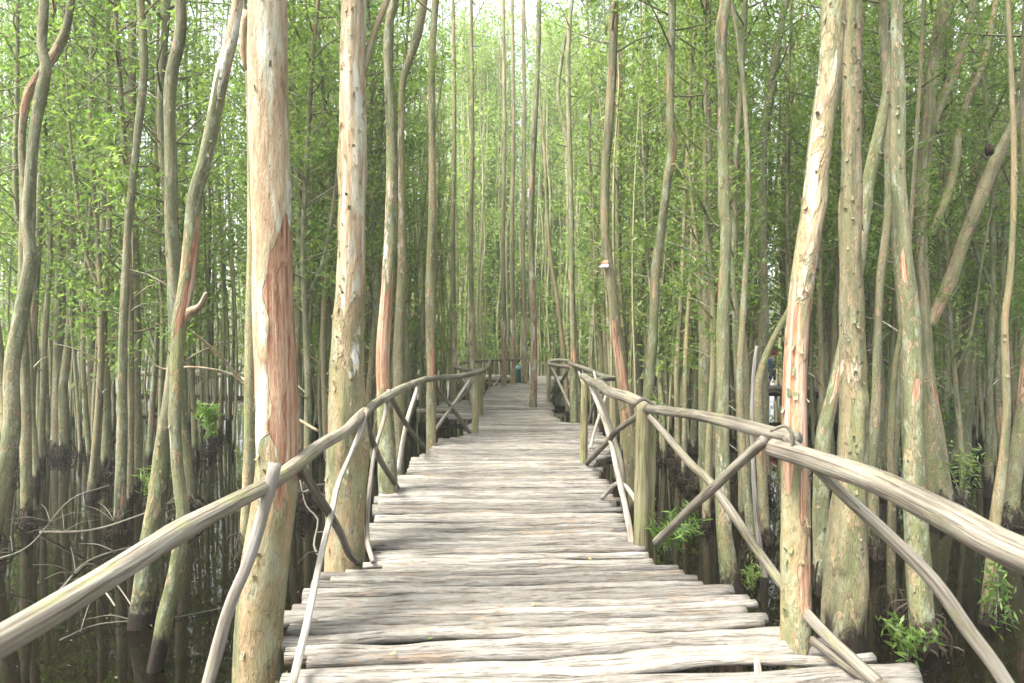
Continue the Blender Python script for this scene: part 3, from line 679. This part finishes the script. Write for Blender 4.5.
hero('straight greyish trunk left of the mossy dark trunk, roots in black water', [(110, -5, 6), (107, 120, 8), (105, 230, 9), (102, 318, 9), (104, 371, 10), (105, 427, 12), (106, 470, 12)], 10.6, M_BARK, root=True)
hero('thin faint trunk beside the straight greyish left trunk', [(97, 60, 4), (94, 200, 5), (92, 346, 6), (92, 440, 7)], 12.5, M_BARK_TAN, root=True)
hero('dark mossy trunk left with leafy sprays high up', [(141, 5, 7), (144, 70, 8), (137, 140, 7), (128, 230, 7), (125, 290, 8), (123, 335, 8), (122, 427, 10), (121, 470, 10), (120, 527, 12)], 7.4, M_BARK, root=True, short='dark mossy trunk')
hero('sturdier tan trunk directly behind the dark mossy trunk', [(132, -8, 7), (132, 53, 7), (130, 140, 10), (132, 230, 12), (134, 335, 12), (133, 385, 13), (135, 441, 14), (133, 485, 15)], 9.3, M_BARK_TAN, root=True)
hero('straight green-grey trunk left of the cream trunk, foot in water', [(180, -8, 10), (180, 35, 11), (172, 75, 11), (170, 120, 11), (171, 175, 12), (172, 230, 13), (177, 300, 15), (177, 345, 15), (171, 400, 16), (163, 450, 17), (157, 500, 18), (150, 548, 19), (141, 626, 21)], 4.95, M_BARK, nfl=16, knot=.5, amp=.08, short='straight green-grey trunk')
hero('leaning forked companion with white peeled tip left of the cream trunk', [(238, -8, 10), (233, 28, 11), (223, 70, 13), (213, 123, 13), (204, 165, 13), (195, 197, 14), (191, 251, 16), (185, 293, 15), (179, 330, 14), (176, 381, 12), (176, 443, 11), (180, 490, 12), (183, 515, 13), (177, 566, 14), (167, 610, 15), (154, 675, 16)], 4.3, M_BARK,
     strip=[(1.7, 2.3, -60, 40, .75)], pale=[(3.3, 4.4, -90, 180, .8)], nfl=14, knot=.5, snags=[[(180, 322, 10), (190, 312, 9), (200, 306, 5, -.1), (206, 293, 3, -.2)]], short='leaning forked trunk')
hero('slim dark trunk tucked against the cream trunk, dead twigs reaching left', [(245, 20, 4), (248, 70, 5), (250, 140, 6), (252, 230, 9), (250, 370, 12), (250, 441, 12), (246, 550, 13)], 6.6, M_BARK_TAN,
     snags=[[(249, 385, 4), (240, 379, 4), (222, 358, 3, -.3), (200, 338, 2.5, -.6), (184, 326, 1.5, -.8)], [(248, 381, 3), (236, 376, 3), (215, 370, 2.5, -.3), (190, 367, 2, -.5), (160, 368, 1.5, -.6), (145, 350, 1, -.7)],
            [(252, 395, 4), (285, 412, 4), (318, 431, 3)]], short='slim dark trunk', root=True)
# right
hero('slender leaning trunk behind the double post with white bracket fungus', [(614, -8, 9), (612, 70, 9), (609, 123, 10), (605, 176, 9), (605, 230, 9), (611, 283, 10), (616, 325, 11), (621, 371, 12), (627, 420, 14), (631, 455, 15), (636, 500, 16)], 8.0, M_BARK_TAN, strip=[(.4, 1.9, -80, 90, .62)], nfl=6, short='leaning trunk with white fungus')
hero('thin trunk with reddish broken top behind the fungus trunk', [(619, 56, 7), (619, 140, 6), (618, 240, 7), (616, 330, 7), (616, 400, 8)], 13.5, M_BARK, strip=[(5.8, 8.5, -90, 180, .8)], ztop=8.1, crown=6.0)
hero('slim trunk at the far right deck edge where the bay railing starts', [(572, -5, 4), (568, 60, 5), (570, 165, 5), (572, 240, 5), (572, 300, 5), (574, 371, 7), (574, 413, 8)], 12.6, M_BARK, strip=[(.9, 1.6, -90, 180, .6)], short='slim far right deck trunk')
hero('thin wriggling dark trunk beyond the bay railing', [(563, 50, 4), (558, 95, 4), (565, 130, 5), (570, 175, 5), (571, 260, 4), (578, 380, 5)], 14.2, M_BARK)
hero('pale thin leaning trunk between deck tree and bay railing', [(545, 160, 3), (549, 240, 4), (556, 290, 4), (563, 346, 5), (566, 385, 5)], 18.5, M_BARK_PALE)
hero('bent grey-green trunk rising past the top of the right double post', [(672, -8, 8), (671, 53, 8), (670, 123, 9), (673, 145, 10), (667, 183, 9), (660, 240, 9), (656, 265, 9), (653, 335, 10), (648, 399, 11), (645, 480, 12)], 7.5, M_BARK, strip=[(3.6, 4.1, -70, 50, .7)], pale=[(.0, 2.4, -90, 180, .35)], short='bent grey-green trunk')
hero('straight lime-tinted trunk curving outward at its foot, right of the post', [(726, -8, 12), (721, 35, 12), (723, 88, 10), (723, 140, 10), (724, 211, 11), (726, 230, 11), (723, 318, 12), (722, 388, 13), (722, 441, 14), (723, 513, 15), (727, 555, 17), (732, 592, 22)], 5.6, M_BARK, pale=[(-.4, .9, -90, 180, .4)], nfl=14, short='straight lime-tinted trunk')
hero('darker straight trunk just left of the lime-tinted trunk', [(708, 20, 6), (708, 105, 7), (708, 230, 10), (707, 300, 12), (705, 388, 14), (707, 500, 15)], 8.2, M_BARK, root=True)
hero('very thin pale trunk between bent trunk and dark straight trunk', [(694, 150, 3), (691, 265, 4), (686, 353, 5), (684, 470, 6)], 10, M_BARK_TAN, root=True)
hero('thin crooked trunk behind the crossed braces on the right', [(748, 170, 5), (744, 300, 6), (740, 371, 7), (742, 441, 8), (749, 513, 9), (754, 562, 11)], 6.4, M_BARK, root=True)
hero('bare dead white stem standing in the water behind the braces', [(757, 346, 3), (755, 360, 4), (752, 399, 4), (752, 441, 4), (756, 513, 5), (760, 548, 5), (765, 578, 6)], 6.0, M_STICK, ztop=1.6, crown=None, name='dead_tree', short='dead white stem')
hero('curved thin trunk bending behind the salmon front right trunk', [(812, 200, 6), (800, 280, 6), (787, 314, 6), (773, 339, 6), (761, 371, 8), (758, 406, 9), (762, 480, 10), (766, 545, 11)], 7.0, M_BARK_TAN, root=True)
hero('upright tree with forked top between lime-tinted and salmon right trunks', [(788, -5, 6), (777, 46, 8), (772, 88, 9), (767, 116, 9), (763, 151, 9), (762, 230, 9), (763, 300, 10), (763, 388, 10), (764, 470, 11)], 9.0, M_BARK, root=True)
t9, C9, R9 = hero('big front right trunk on the deck edge, lower half stripped salmon', [(834, -10, 23), (830, 70, 21), (822, 130, 22), (813, 211, 23), (809, 235, 23), (800, 300, 23), (795, 371, 24), (795, 443, 26), (796, 513, 28), (796, 584, 29), (795, 645, 30)], 3.1, M_BARK_PALE,
     strip=[(.85, 1.76, -90, 180, 1.), (.25, .86, -40, 70, .62)], pale=[(1.75, 3.0, -110, 70, .5)], amp=.05, nfl=50, ribs=.07, short='salmon front right trunk')
hero('stout flaking trunk behind the deck corner, right of the salmon trunk', [(853, -10, 18), (852, 120, 19), (851, 240, 20), (852, 341, 24), (853, 420, 27), (851, 500, 31), (846, 580, 39), (843, 645, 46)], 4.64, M_BARK_TAN, pale=[(1.2, 1.5, -120, 60, .6)], nfl=130, knot=.6, amp=.09, short='stout flaking trunk')
hero('leaning trunk with orange bare patch squeezed behind the stout flaking trunk', [(896, 30, 8), (889, 80, 8), (880, 130, 11), (869, 180, 12), (863, 230, 11), (856, 285, 10), (846, 330, 10), (834, 388, 12), (823, 441, 15), (821, 500, 16), (822, 570, 17)], 5.6, M_BARK, strip=[(.9, 1.35, -80, 70, .8)], nfl=12, root=True, short='leaning orange-patched trunk')
hero('tall green-grey trunk with red scar crossed by the thick rail', [(897, -10, 11), (897, 53, 12), (898, 105, 14), (898, 176, 14), (902, 230, 14), (905, 272, 16), (911, 318, 17), (913, 371, 18), (913, 423, 18), (914, 470, 20), (916, 531, 22), (920, 601, 23), (925, 654, 24)], 4.6, M_BARK, strip=[(1.0, 1.32, -110, 30, .85), (1.95, 2.2, -120, 40, .7)], pale=[(.2, 3, -20, 50, .3)], nfl=24, root=True, short='green-grey trunk with red scar')
hero('dark slender trunk close behind the red-scarred trunk', [(883, -5, 8), (884, 35, 9), (888, 123, 8), (888, 211, 8), (880, 283, 8), (877, 353, 8), (876, 406, 9), (872, 470, 10), (874, 550, 11)], 6.5, M_BARK, root=True)
hero('thin trunk rooted below the rail left of the red-scarred trunk', [(905, 300, 4), (895, 370, 6), (891, 443, 7), (892, 513, 8), (891, 566, 8), (894, 628, 9)], 4.95, M_BARK_TAN, root=True)
hero('forked tree right with brown foot and long limb slanting to the frame edge', [(945, -10, 10), (937, 42, 11), (930, 88, 11), (928, 123, 12), (923, 176, 12), (921, 240, 11), (924, 318, 12), (927, 371, 14), (930, 406, 17), (934, 441, 20), (937, 478, 24), (943, 514, 26)], 8.3, M_BARK_TAN,
     strip=[(.6, .95, -90, 180, .45)], nfl=20, root=True, limbs=[([(1046, 55, 8), (1024, 102, 9), (1013, 127, 9), (995, 162, 11), (985, 186, 11), (965, 237, 11), (949, 283, 12), (928, 326, 12)], -.4), ([(997, -5, 5), (988, 49, 6), (978, 77, 6), (967, 102, 7), (958, 134, 7), (956, 155, 8), (949, 190, 8), (930, 236, 8)], .3),
     ([(974, -8, 6), (970, 21, 7), (956, 67, 9), (939, 105, 9), (930, 130, 9)], .5)], short='forked right tree with brown foot')
hero('thin pale trunk hung with green creeper near the right frame edge', [(1014, 150, 5), (1011, 265, 6), (1005, 318, 6), (1006, 371, 7), (1007, 413, 7), (1003, 460, 8), (996, 513, 10), (990, 584, 12), (986, 622, 14)], 5.0, M_BARK_PALE, nfl=10, short='pale trunk hung with creeper')
hero('reddish trunk at the extreme right frame edge', [(1035, 250, 10), (1030, 330, 11), (1024, 400, 12), (1016, 460, 13), (1012, 500, 14)], 7.6, M_BARK_TAN, strip=[(.6, 1.4, -90, 180, .6)], root=True)
hero('broad mottled trunk standing in water before the far walkway, right', [(975, 200, 10), (972, 290, 12), (966, 380, 15), (960, 440, 19), (958, 466, 22)], 10.8, M_BARK, root=True)
for (x, Y_, yb, lab) in ((504, 21, 384, 'left of two slim orange-footed trunks beside the teal bin'), (513, 22, 383, 'right of two slim orange-footed trunks beside the teal bin'), (524, 22.2, 382, 'thin green trunk right of the teal bin'),
                         (472, 14.6, 400, 'slender straight trunk behind the forked left bay railing'), (454, 15.8, 410, 'thin dark reddish trunk behind the short left railing')):
    hero(lab, [(x - 1, 0, 3.5), (x + .5, 120, 4), (x - 1, 250, 4.5), (x, 330, 5.4), (x, yb, 6)], Y_, M_BARK_TAN, strip=[(.0, 2.0, -90, 180, .44)] if Y_ > 20 and x < 520 else (), pale=[(0, 2.5, -90, 180, .6)], crown=7.5)

# white bracket fungus on the leaning trunk
fp = at(603, 267, 7.95); fg = thing('bracket_fungus', fp, 'white bracket fungus jutting from the slender leaning trunk', 'fungus')
me_mb = MB()
for (z, r, col) in ((0, .085, 0), (.05, .06, 1)):
    vs_, qs = [], []
    for i in range(9):
        a = PI * .55 + i / 8 * PI * .95
        for j, (rr, dz) in enumerate(((.2, .03), (.6, .035), (.95, .012), (1.0, 0), (.9, -.012), (.2, -.02))):
            vs_.append((fp[0] + .06 + math.cos(a) * r * rr * 1.3, fp[1] + math.sin(a) * r * rr * .9, fp[2] + z + dz))
    for i in range(8):
        for j in range(5): qs.append((i * 6 + j, i * 6 + j + 1, (i + 1) * 6 + j + 1, (i + 1) * 6 + j))
    me_mb.add(vs_, qs, mi=col)
me_mb.obj('cap', [flat_mat('fungus_white', (.85, .82, .76)), flat_mat('fungus_brown', (.50, .24, .14))], fg, loc=fp)
# dark termite nest on the slanting limb
tp_ = at(989, 150, 7.9); mb = MB(); rg = np.random.default_rng(3)
th, ph = np.meshgrid(np.linspace(0, 2 * PI, 13)[:-1], np.linspace(.15, PI - .15, 8)); th, ph = th.ravel(), ph.ravel()
rr = .05 * (1 + .35 * vnoise(np.stack([np.cos(th) * 2, np.sin(th) * 2, ph * 2], 1), 2))
mb.add(np.stack([np.cos(th) * np.sin(ph) * rr, np.sin(th) * np.sin(ph) * rr, np.cos(ph) * rr * 1.4], 1), [(i * 12 + j, i * 12 + (j + 1) % 12, (i + 1) * 12 + (j + 1) % 12, (i + 1) * 12 + j) for i in range(7) for j in range(12)])
o = mb.obj('termite_nest', flat_mat('nest_dark', (.035, .025, .018), .95)); o.location = tp_; tag(o, 'small black lumpy nest on the slanting right limb', 'nest')

# ------------------------------------------------------------------ forest: individual trees to about 20 m
def near_path(x, y, m=.35):
    if .5 < y < 27 and lx(y) - m < x < rx(y) + m: return True
    for i in range(len(cp) - 1):
        a, b2 = np.array(cp[i]), np.array(cp[i + 1]); d = b2 - a; t = np.clip(((x, y) - a) @ d / (d @ d), 0, 1)
        if np.linalg.norm(a + d * t - (x, y)) < 1.05: return True
    return False
cands = []
tries = 0
while len(cands) < 245 and tries < 20000:
    tries += 1
    Yt = math.sqrt(random.uniform(7.2 ** 2, 19.6 ** 2)); X = random.uniform(-.93, .93) * Yt
    if near_path(X, Yt, .85 if Yt < 9 else 1.35): continue
    if abs(X) < .9 * .12 * Yt and False: continue
    if any((X - a) ** 2 + (Yt - b3) ** 2 < .42 ** 2 for a, b3 in PLACED): continue
    px = X / Yt * F + CX
    if 748 < px < 785 and (px > 764 or random.random() < .6): continue   # keep sight line to the walkers
    if Yt < 9.5 and random.random() < .5: continue
    if px < 262 and random.random() < (.6 if Yt > 12.5 else .5): continue
    if px > 800 and Yt > 11 and random.random() < .45: continue
    PLACED.append((X, Yt)); cands.append((X, Yt))
ORD = ['first', 'second', 'third', 'fourth', 'fifth', 'sixth', 'seventh', 'eighth', 'ninth', 'tenth', 'eleventh', 'twelfth', 'thirteenth']
lmk = sorted([(x, s_) for x, y, s_ in LANDMARKS if y < 9.5 and 0 <= x < 1024 and len(s_.split()) <= 7])
cands.sort(key=lambda c: c[0] / c[1])
cnt = {}
for i, (X, Yt) in enumerate(cands):
    k = random.randrange(len(VAR)); tm, tm2, cm, h, cn = VAR[k]
    tan = random.random() < .42
    px = X / Yt * F + CX
    if Yt < 10.8 and 0 < px < 1024:
        prev = [l for l in lmk if l[0] <= px]
        key = ('right of', prev[-1][1]) if prev else ('left of', lmk[0][1])
        n_ = cnt.get(key, 0); cnt[key] = n_ + 1
        lab = f"{'tan' if tan else 'grey'} slim background tree, {ORD[n_]} {key[0]} the {key[1]}"
        grp = 'slim trees just behind the front row'
    else:
        zone = ('left of the cream trunk' if px < 262 else 'between cream trunk and deck' if px < 500 else 'between deck and salmon right trunk' if px < 790 else 'beyond the thick right handrail')
        lab = f"{'tan' if tan else 'grey-green'} {'forked' if k % 3 == 0 else 'single'} stem tree in the middle stand {zone}"
        grp = 'crowded middle stand ' + zone
    t = thing('tree', (X, Yt, WZ), lab, 'tree', grp)
    t.rotation_euler.z = random.uniform(0, 6.28); s_ = random.uniform(.85, 1.2); t.scale = (s_ * random.uniform(.8, 1.15),) * 2 + (s_,)
    link('trunk', tm2 if tan else tm, t); link('crown', cn if Yt < 14 else cm, t)
    if Yt < 15 and random.random() < .38:
        link('root', ROOT[k % 5], t)

# ------------------------------------------------------------------ far forest mass
rg = np.random.default_rng(5); mb = MB(); lf = MB(); cnt_f = 0; cen_all, tn_all = [], []
while cnt_f < 1860:
    Yt = math.sqrt(rg.uniform(20.3 ** 2, 42 ** 2)); X = rg.uniform(-.98, .98) * Yt
    mid = cnt_f > 1560; sap = cnt_f < 400
    if sap: Yt = math.sqrt(rg.uniform(11.5 ** 2, 20.3 ** 2)); X = rg.uniform(-.95, .95) * Yt
    if sap and any((X - a) ** 2 + (Yt - b3) ** 2 < .1 for a, b3 in PLACED) or sap and abs(X * F / Yt + CX - 766) < 20: continue
    if mid: Yt = rg.uniform(28, 46); X = rg.uniform(-.15, .19) * Yt
    if mid and rg.random() < .5: Yt = rg.uniform(27.5, 36); X = (rg.choice((rg.uniform(455, 508), rg.uniform(540, 580))) - CX) / F * Yt
    if near_path(X, Yt, 1.2 if Yt < 26 else .35): continue
    pxf = X / Yt * F + CX
    if pxf < 262 and Yt < 32 and rg.random() < (.6 if sap else .88): continue
    if pxf > 800 and Yt < 19 and rg.random() < .5: continue
    cnt_f += 1
    h = rg.uniform(9.5, 13) + max(0, Yt - 28) * .2 + (7 if mid else 0); r = rg.uniform(.025, .045) if sap else rg.uniform(.04, .08); ax = wobble_axis(int(rg.integers(1e6)), h, .3, .08)[::3]
    if abs(pxf - 524) < 15: ax = ax[ax[:, 2] < max(5, 2.2 + .47 * Yt)]; h = ax[-1, 2]
    ax = ax + [X, Yt, WZ]
    rad = [r * (1 - .7 * max(0, z - WZ) / h) for z in ax[:, 2]]
    V, Q, A, TH = tube_arrays(ax, rad, 4, 2.0, amp=.05, seed=int(rg.integers(500)), cap=False)
    mb.add(V, Q, A, hgt=V[:, 2] - WZ)
    for j in range(40 if mid else 7 if sap else 15):
        z = 1.5 + (h - 1.5) * rg.random() ** (1.0 if mid else 1.25); a = rg.uniform(0, 6.28); q = rg.uniform(.2, 1.1)
        c = axis_at(ax, z + WZ) + [math.cos(a) * q, math.sin(a) * q, 0]; cen_all.append(c)
cen_all = np.array(cen_all)
tn = rg.random(len(cen_all))
idx = np.repeat(np.arange(len(cen_all)), (2 + 40 * rg.random(len(cen_all)) ** 2).astype(int)); n = len(idx)
c = cen_all[idx] + rg.normal(0, 1, (n, 3)) * [.26, .26, .22]
d = rg.normal(0, 1, (n, 3)); d /= np.linalg.norm(d, axis=1)[:, None]; u = rg.normal(0, 1, (n, 3)); sv = np.cross(d, u); sv /= np.linalg.norm(sv, axis=1)[:, None]
sz = rg.uniform(.7, 1.3, n)[:, None]
V = np.stack([c - d * .085 * sz, c + sv * .036 * sz, c + d * .085 * sz, c - sv * .036 * sz], 1).reshape(-1, 3)
lf.add(V, np.arange(4 * n).reshape(-1, 4), tone=np.repeat(np.clip(tn[idx] * .7 + rg.normal(.15, .1, n), 0, 1), 4), mi=1)
mb.v += lf.v; mb.q += [q + mb.n for q in lf.q]; mb.a += lf.a; mb.mi += lf.mi
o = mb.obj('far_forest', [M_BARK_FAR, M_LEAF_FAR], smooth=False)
tag(o, 'dense far stand of thin trunks and pale green leaves', 'forest', kind='stuff')

# ------------------------------------------------------------------ plants
def plant(label, p, kind, n, hgt, spread, L=.09, Wd=.022, mat=M_LEAF_HI, cat='plant', name='sapling', hang=False, seed=1, lean=(0, 0)):
    rd = random.Random(seed); t = thing(name, p, label, cat, 'young green plants by the boardwalk')
    st = MB(); fl = MB(); cs = []
    for j in range(n):
        a = rd.uniform(0, 6.28); sp = rd.uniform(.3, 1) * spread; sg = -1 if hang else 1
        p1 = np.array([math.cos(a) * sp * .4 + lean[0] * .5, math.sin(a) * sp * .4 + lean[1] * .5, sg * hgt * .5]); p2 = np.array([math.cos(a) * sp + lean[0], math.sin(a) * sp + lean[1], sg * hgt * rd.uniform(.6, 1.0)])
        add_tube(st, [np.zeros(3), p1, p2], [.006, .004, .002], n=4, step=.08)
        for u in np.linspace(.25, 1, 9): cs.append(p1 * (1 - abs(2 * u - 1)) + (p2 * max(0, 2 * u - 1)))
    leaf_cloud(fl, cs, n * 26, .035, L, Wd, seed, tone=(.6, .2), droop=.1)
    st.obj('stem', M_RAILDK, t); fl.obj('foliage', mat, t, smooth=False)
plant('feathery green plant poking out beside the foot of the double post', at(668, 556, 4.55), 0, 9, .35, .22, .13, .016, seed=3, lean=(.05, -.05))
plant('bright leafy sprig low in dark water beside the deck corner, right', at(908, 662, 4.3), 0, 7, .32, .26, .09, .022, seed=4, lean=(-.08, 0))
plant('green creeper hanging down the pale trunk near the right frame edge', at(998, 540, 4.85), 0, 8, .75, .14, .07, .020, name='creeper', hang=True, seed=5)
plant('yellow-green sapling rising behind the thick right handrail', at(962, 500, 5.6), 0, 8, .55, .30, .07, .016, seed=6, mat=M_LEAF)
plant('bright green climber between two trunks before the far walkway', at(950, 470, 9.2), 0, 12, 1.5, .35, .09, .03, name='climber', seed=7)
plant('green shoots rising behind the crossed braces of right railing', at(648, 470, 6.6), 0, 9, .9, .3, .10, .022, seed=8)
plant('small leafy shoot in front of the slim dark trunk left', at(212, 440, 6.2), 0, 5, .42, .22, .12, .024, seed=9)
plant('small sprout on the straight green-grey trunk over the water', at(150, 500, 5.6), 0, 5, .35, .2, .12, .016, seed=10, lean=(.1, 0))
plant('green twig growing from the straight green-grey left trunk', at(183, 355, 4.7), 0, 4, .2, .16, .07, .016, seed=12)
plant('leafy shoots at the right of the flaking climbers by far rail', at(868, 430, 8.8), 0, 8, 1.0, .2, .08, .026, seed=13)
plant('low green shoots right of the lime-tinted trunk foot', at(748, 590, 5.7), 0, 5, .25, .18, .08, .016, seed=14, mat=M_LEAF)

# ------------------------------------------------------------------ fallen wood
def branch(label, l, r, mat, name='fallen_branch', twl=6, seed=1, cat='branch'):
    pts = P3(l); mb = MB(); add_tube(mb, pts, np.interp(np.linspace(0, 1, len(pts)), [0, 1], r), n=6, step=.08, amp=.15, freq=8)
    rd = random.Random(seed)
    for j in range(twl):
        i = rd.randrange(1, len(pts)); p = np.array(pts[i]) * .5 + np.array(pts[i - 1]) * .5; a = rd.uniform(0, 6.28)
        e = p + [math.cos(a) * .35, math.sin(a) * .35, rd.uniform(0, .22)]
        add_tube(mb, [p, (p + e) / 2 + [0, 0, .04], e], [.006, .004, .002], n=4, step=.08)
    p0 = np.array(pts[0]); o = mb.obj(name, mat, loc=p0); o.location = p0
    tag(o, label, cat, 'dead wood lying in the swamp water')
lw = lambda x, y, dz=.02: (x, y, (H - WZ - dz) * F / (y - CY))
branch('dark half sunken log lying before the far left walkway', [(46, 415, 18.9), (100, 416, 18.6), (160, 415, 18.8), (232, 417, 18.5)], (.09, .07), M_WET, 'fallen_log', 0, cat='log')
branch('grey twiggy branch slanting over the water at left', [lw(40, 532), (90, 530, 6.9), (140, 515, 6.9), (190, 495, 6.8)], (.014, .006), M_RAILDK, twl=9, seed=2)
branch('thin bent pale twig on black water below the left handrail', [(115, 606, 5.0), lw(95, 575), lw(115, 583), lw(135, 610), lw(152, 626)], (.008, .005), M_RAILDK, twl=1, seed=3)
branch('bleached twig floating under the left handrail', [lw(60, 640), lw(100, 624), lw(170, 618), lw(240, 604)], (.007, .003), M_RAILDK, twl=3, seed=4)
branch('brown arched branch in the water behind the brace sticks', [lw(60, 590), lw(90, 560), lw(140, 545), lw(200, 533)], (.012, .005), M_RAILDK, twl=8, seed=5)
branch('black rotten log beneath the right far walkway', [(930, 452, 12.4), (960, 450, 12.6), (1000, 452, 12.2), (1040, 455, 11.8)], (.10, .08), M_ROOT, 'fallen_log', 6, seed=6, cat='log')
branch('dark rotten log against trunks below the right railing', [(812, 470, 10.0), (850, 472, 9.8), (900, 474, 9.6)], (.08, .06), M_ROOT, 'fallen_log', 6, seed=7, cat='log')
branch('thin grey twig above the water left of the twin pair', [(-5, 560, 6.0), (30, 545, 6.1), (70, 500, 6.4), (110, 485, 6.6)], (.010, .004), M_RAILDK, twl=6, seed=8)
branch('curved brown branch rising from water beside the flaking tan trunk', [(322, 560, 5.2), (314, 545, 5.3), (318, 520, 5.4), (306, 505, 5.5), (300, 480, 5.6)], (.012, .006), M_RAILDK, twl=5, seed=9)

# ------------------------------------------------------------------ people on the far walkway and the bin
def skin_obj(name, verts, edges, radii, mat, parent, root=0, sub=1):
    me = bpy.data.meshes.new(name); me.from_pydata(verts, edges, []); o = link(name, me, parent)
    me.materials.append(mat)
    sk = o.modifiers.new('skin', 'SKIN'); sk.use_smooth_shade = True
    for i, r in enumerate(radii):
        me.skin_vertices[0].data[i].radius = (r, r) if not hasattr(r, '__len__') else r
        me.skin_vertices[0].data[i].use_root = (i == root)
    ss = o.modifiers.new('sub', 'SUBSURF'); ss.levels = sub; ss.render_levels = sub
    return o
def person(label, loc, rz, top, trs, hair, skin_, bag=None):
    t = thing('person', loc, label, 'person'); t.rotation_euler.z = rz
    v = [(0, 0, .92), (0, 0, 1.15), (0, 0, 1.38), (0, .01, 1.48), (0, .02, 1.56), (0, .03, 1.64)]; e = [(0, 1), (1, 2), (2, 3), (3, 4), (4, 5)]
    r = [(.14, .10), (.13, .09), (.15, .09), .05, .075, .07]
    for sx in (-1, 1):
        b0 = len(v); v += [(sx * .09, 0, .85), (sx * .095, .02, .47), (sx * .10, -.01, .09), (sx * .10, .12, .035)]; e += [(0, b0), (b0, b0 + 1), (b0 + 1, b0 + 2), (b0 + 2, b0 + 3)]; r += [.085, .055, .04, .035]
        b0 = len(v); v += [(sx * .17, 0, 1.36), (sx * .22, -.02, 1.10), (sx * .20, .10, .88), (sx * .20, .13, .80)]; e += [(2, b0), (b0, b0 + 1), (b0 + 1, b0 + 2), (b0 + 2, b0 + 3)]; r += [.055, .042, .03, .032]
    skin_obj('body', v, e, r, flat_mat('skin', skin_, .6, .05), t)
    v = [(0, 0, .90), (0, 0, 1.12), (0, 0, 1.36), (0, .01, 1.44)]; e = [(0, 1), (1, 2), (2, 3)]; r = [(.165, .13), (.155, .115), (.17, .11), .06]
    for sx in (-1, 1):
        b0 = len(v); v += [(sx * .17, 0, 1.36), (sx * .22, -.02, 1.10), (sx * .205, .08, .93)]; e += [(2, b0), (b0, b0 + 1), (b0 + 1, b0 + 2)]; r += [.068, .056, .045]
    skin_obj('shirt', v, e, r, flat_mat('shirt_cloth', top), t)
    v = [(0, 0, .95), (0, 0, .86)]; e = [(0, 1)]; r = [(.15, .12), (.15, .12)]
    for sx in (-1, 1):
        b0 = len(v); v += [(sx * .09, 0, .80), (sx * .095, .02, .47), (sx * .10, -.01, .11)]; e += [(1, b0), (b0, b0 + 1), (b0 + 1, b0 + 2)]; r += [.10, .075, .06]
    skin_obj('trousers', v, e, r, flat_mat('trouser_cloth', trs), t)
    skin_obj('hair', [(0, -.01, 1.63), (0, .0, 1.69), (0, -.05, 1.58)], [(0, 1), (0, 2)], [.095, .08, .07], flat_mat('hair', hair, .5), t)
person('standing person in red top and blue jeans on the far walkway', (9.70, 22.35, .0), 1.9, (.24, .05, .045), (.05, .09, .22), (.02, .015, .012), (.55, .36, .26))
person('standing person in blue-grey top behind the dead white stem', (8.95, 22.0, 0), 2.2, (.13, .18, .26), (.04, .045, .06), (.015, .012, .01), (.55, .36, .26))
# white plank fixed on the edge of the far walkway
p = at(776, 392.5, 20.2); pl = MB()
bx = np.array([(sx * .30, sy * .03, sz * .07) for sx in (-1, 1) for sy in (-1, 1) for sz in (-1, 1)], float)
pl.add(bx, [(0, 1, 3, 2), (4, 6, 7, 5), (0, 4, 5, 1), (2, 3, 7, 6), (0, 2, 6, 4), (1, 5, 7, 3)])
o = pl.obj('plank', M_STICK, smooth=False); o.location = (p[0], p[1] - .25, p[2]); o.rotation_euler.z = -.6
bv = o.modifiers.new('b', 'BEVEL'); bv.width = .01; tag(o, 'pale plank against the far walkway edge beneath the walkers', 'plank')
# teal bin
bp_ = at(518.5, 382.5, 22.6); bp_[2] = 0.0
bn = thing('litter_bin', bp_, 'small teal litter bin at the left bend of the deck', 'bin')
def lathe(prof, n=20, sx=1, sy=1):
    v = [(math.cos(i / n * 2 * PI) * r * sx, math.sin(i / n * 2 * PI) * r * sy, z) for r, z in prof for i in range(n)]
    q = [(j * n + i, j * n + (i + 1) % n, (j + 1) * n + (i + 1) % n, (j + 1) * n + i) for j in range(len(prof) - 1) for i in range(n)]
    m = MB(); m.add(v, q); return m
lathe([(.001, 0), (.17, 0), (.18, .02), (.23, .46), (.24, .48), (.24, .52), (.22, .52), (.2, .3)]).obj('body', flat_mat('teal_plastic', (.04, .13, .115), .5), bn)
lathe([(.245, .50), (.25, .53), (.22, .58), (.13, .64), (.001, .66)]).obj('lid', flat_mat('pale_teal', (.10, .20, .19), .5), bn)
for sx in (-1, 1):
    m = MB(); add_tube(m, [(sx * .22, 0, .40), (sx * .28, 0, .42), (sx * .28, 0, .36), (sx * .21, 0, .34)], [.012] * 4, n=6, step=.03); m.obj('handle', flat_mat('pale_teal2', (.2, .35, .33)), bn)

# ------------------------------------------------------------------ humid air under the canopy
s = NT('humid_air'); pv = s.n('ShaderNodeVolumePrincipled'); pv.inputs['Color'].default_value = (.93, .97, .88, 1); pv.inputs['Density'].default_value = .0022
pv.inputs['Anisotropy'].default_value = .1; s.L.new(pv.outputs[0], s.out.inputs['Volume'])
hz = bpy.data.meshes.new('haze'); a, b_, z0, z1 = 62, 60, -2.0, 19.5
hz.from_pydata([(-a, -14, z0), (a, -14, z0), (a, b_, z0), (-a, b_, z0), (-a, -14, z1), (a, -14, z1), (a, b_, z1), (-a, b_, z1)], [], [(0, 3, 2, 1), (4, 5, 6, 7), (0, 1, 5, 4), (1, 2, 6, 5), (2, 3, 7, 6), (3, 0, 4, 7)])
hz.materials.append(s.m); o = link('haze', hz); o['kind'] = 'stuff'; o['label'] = 'pale humid air filling the forest'; o['category'] = 'haze'
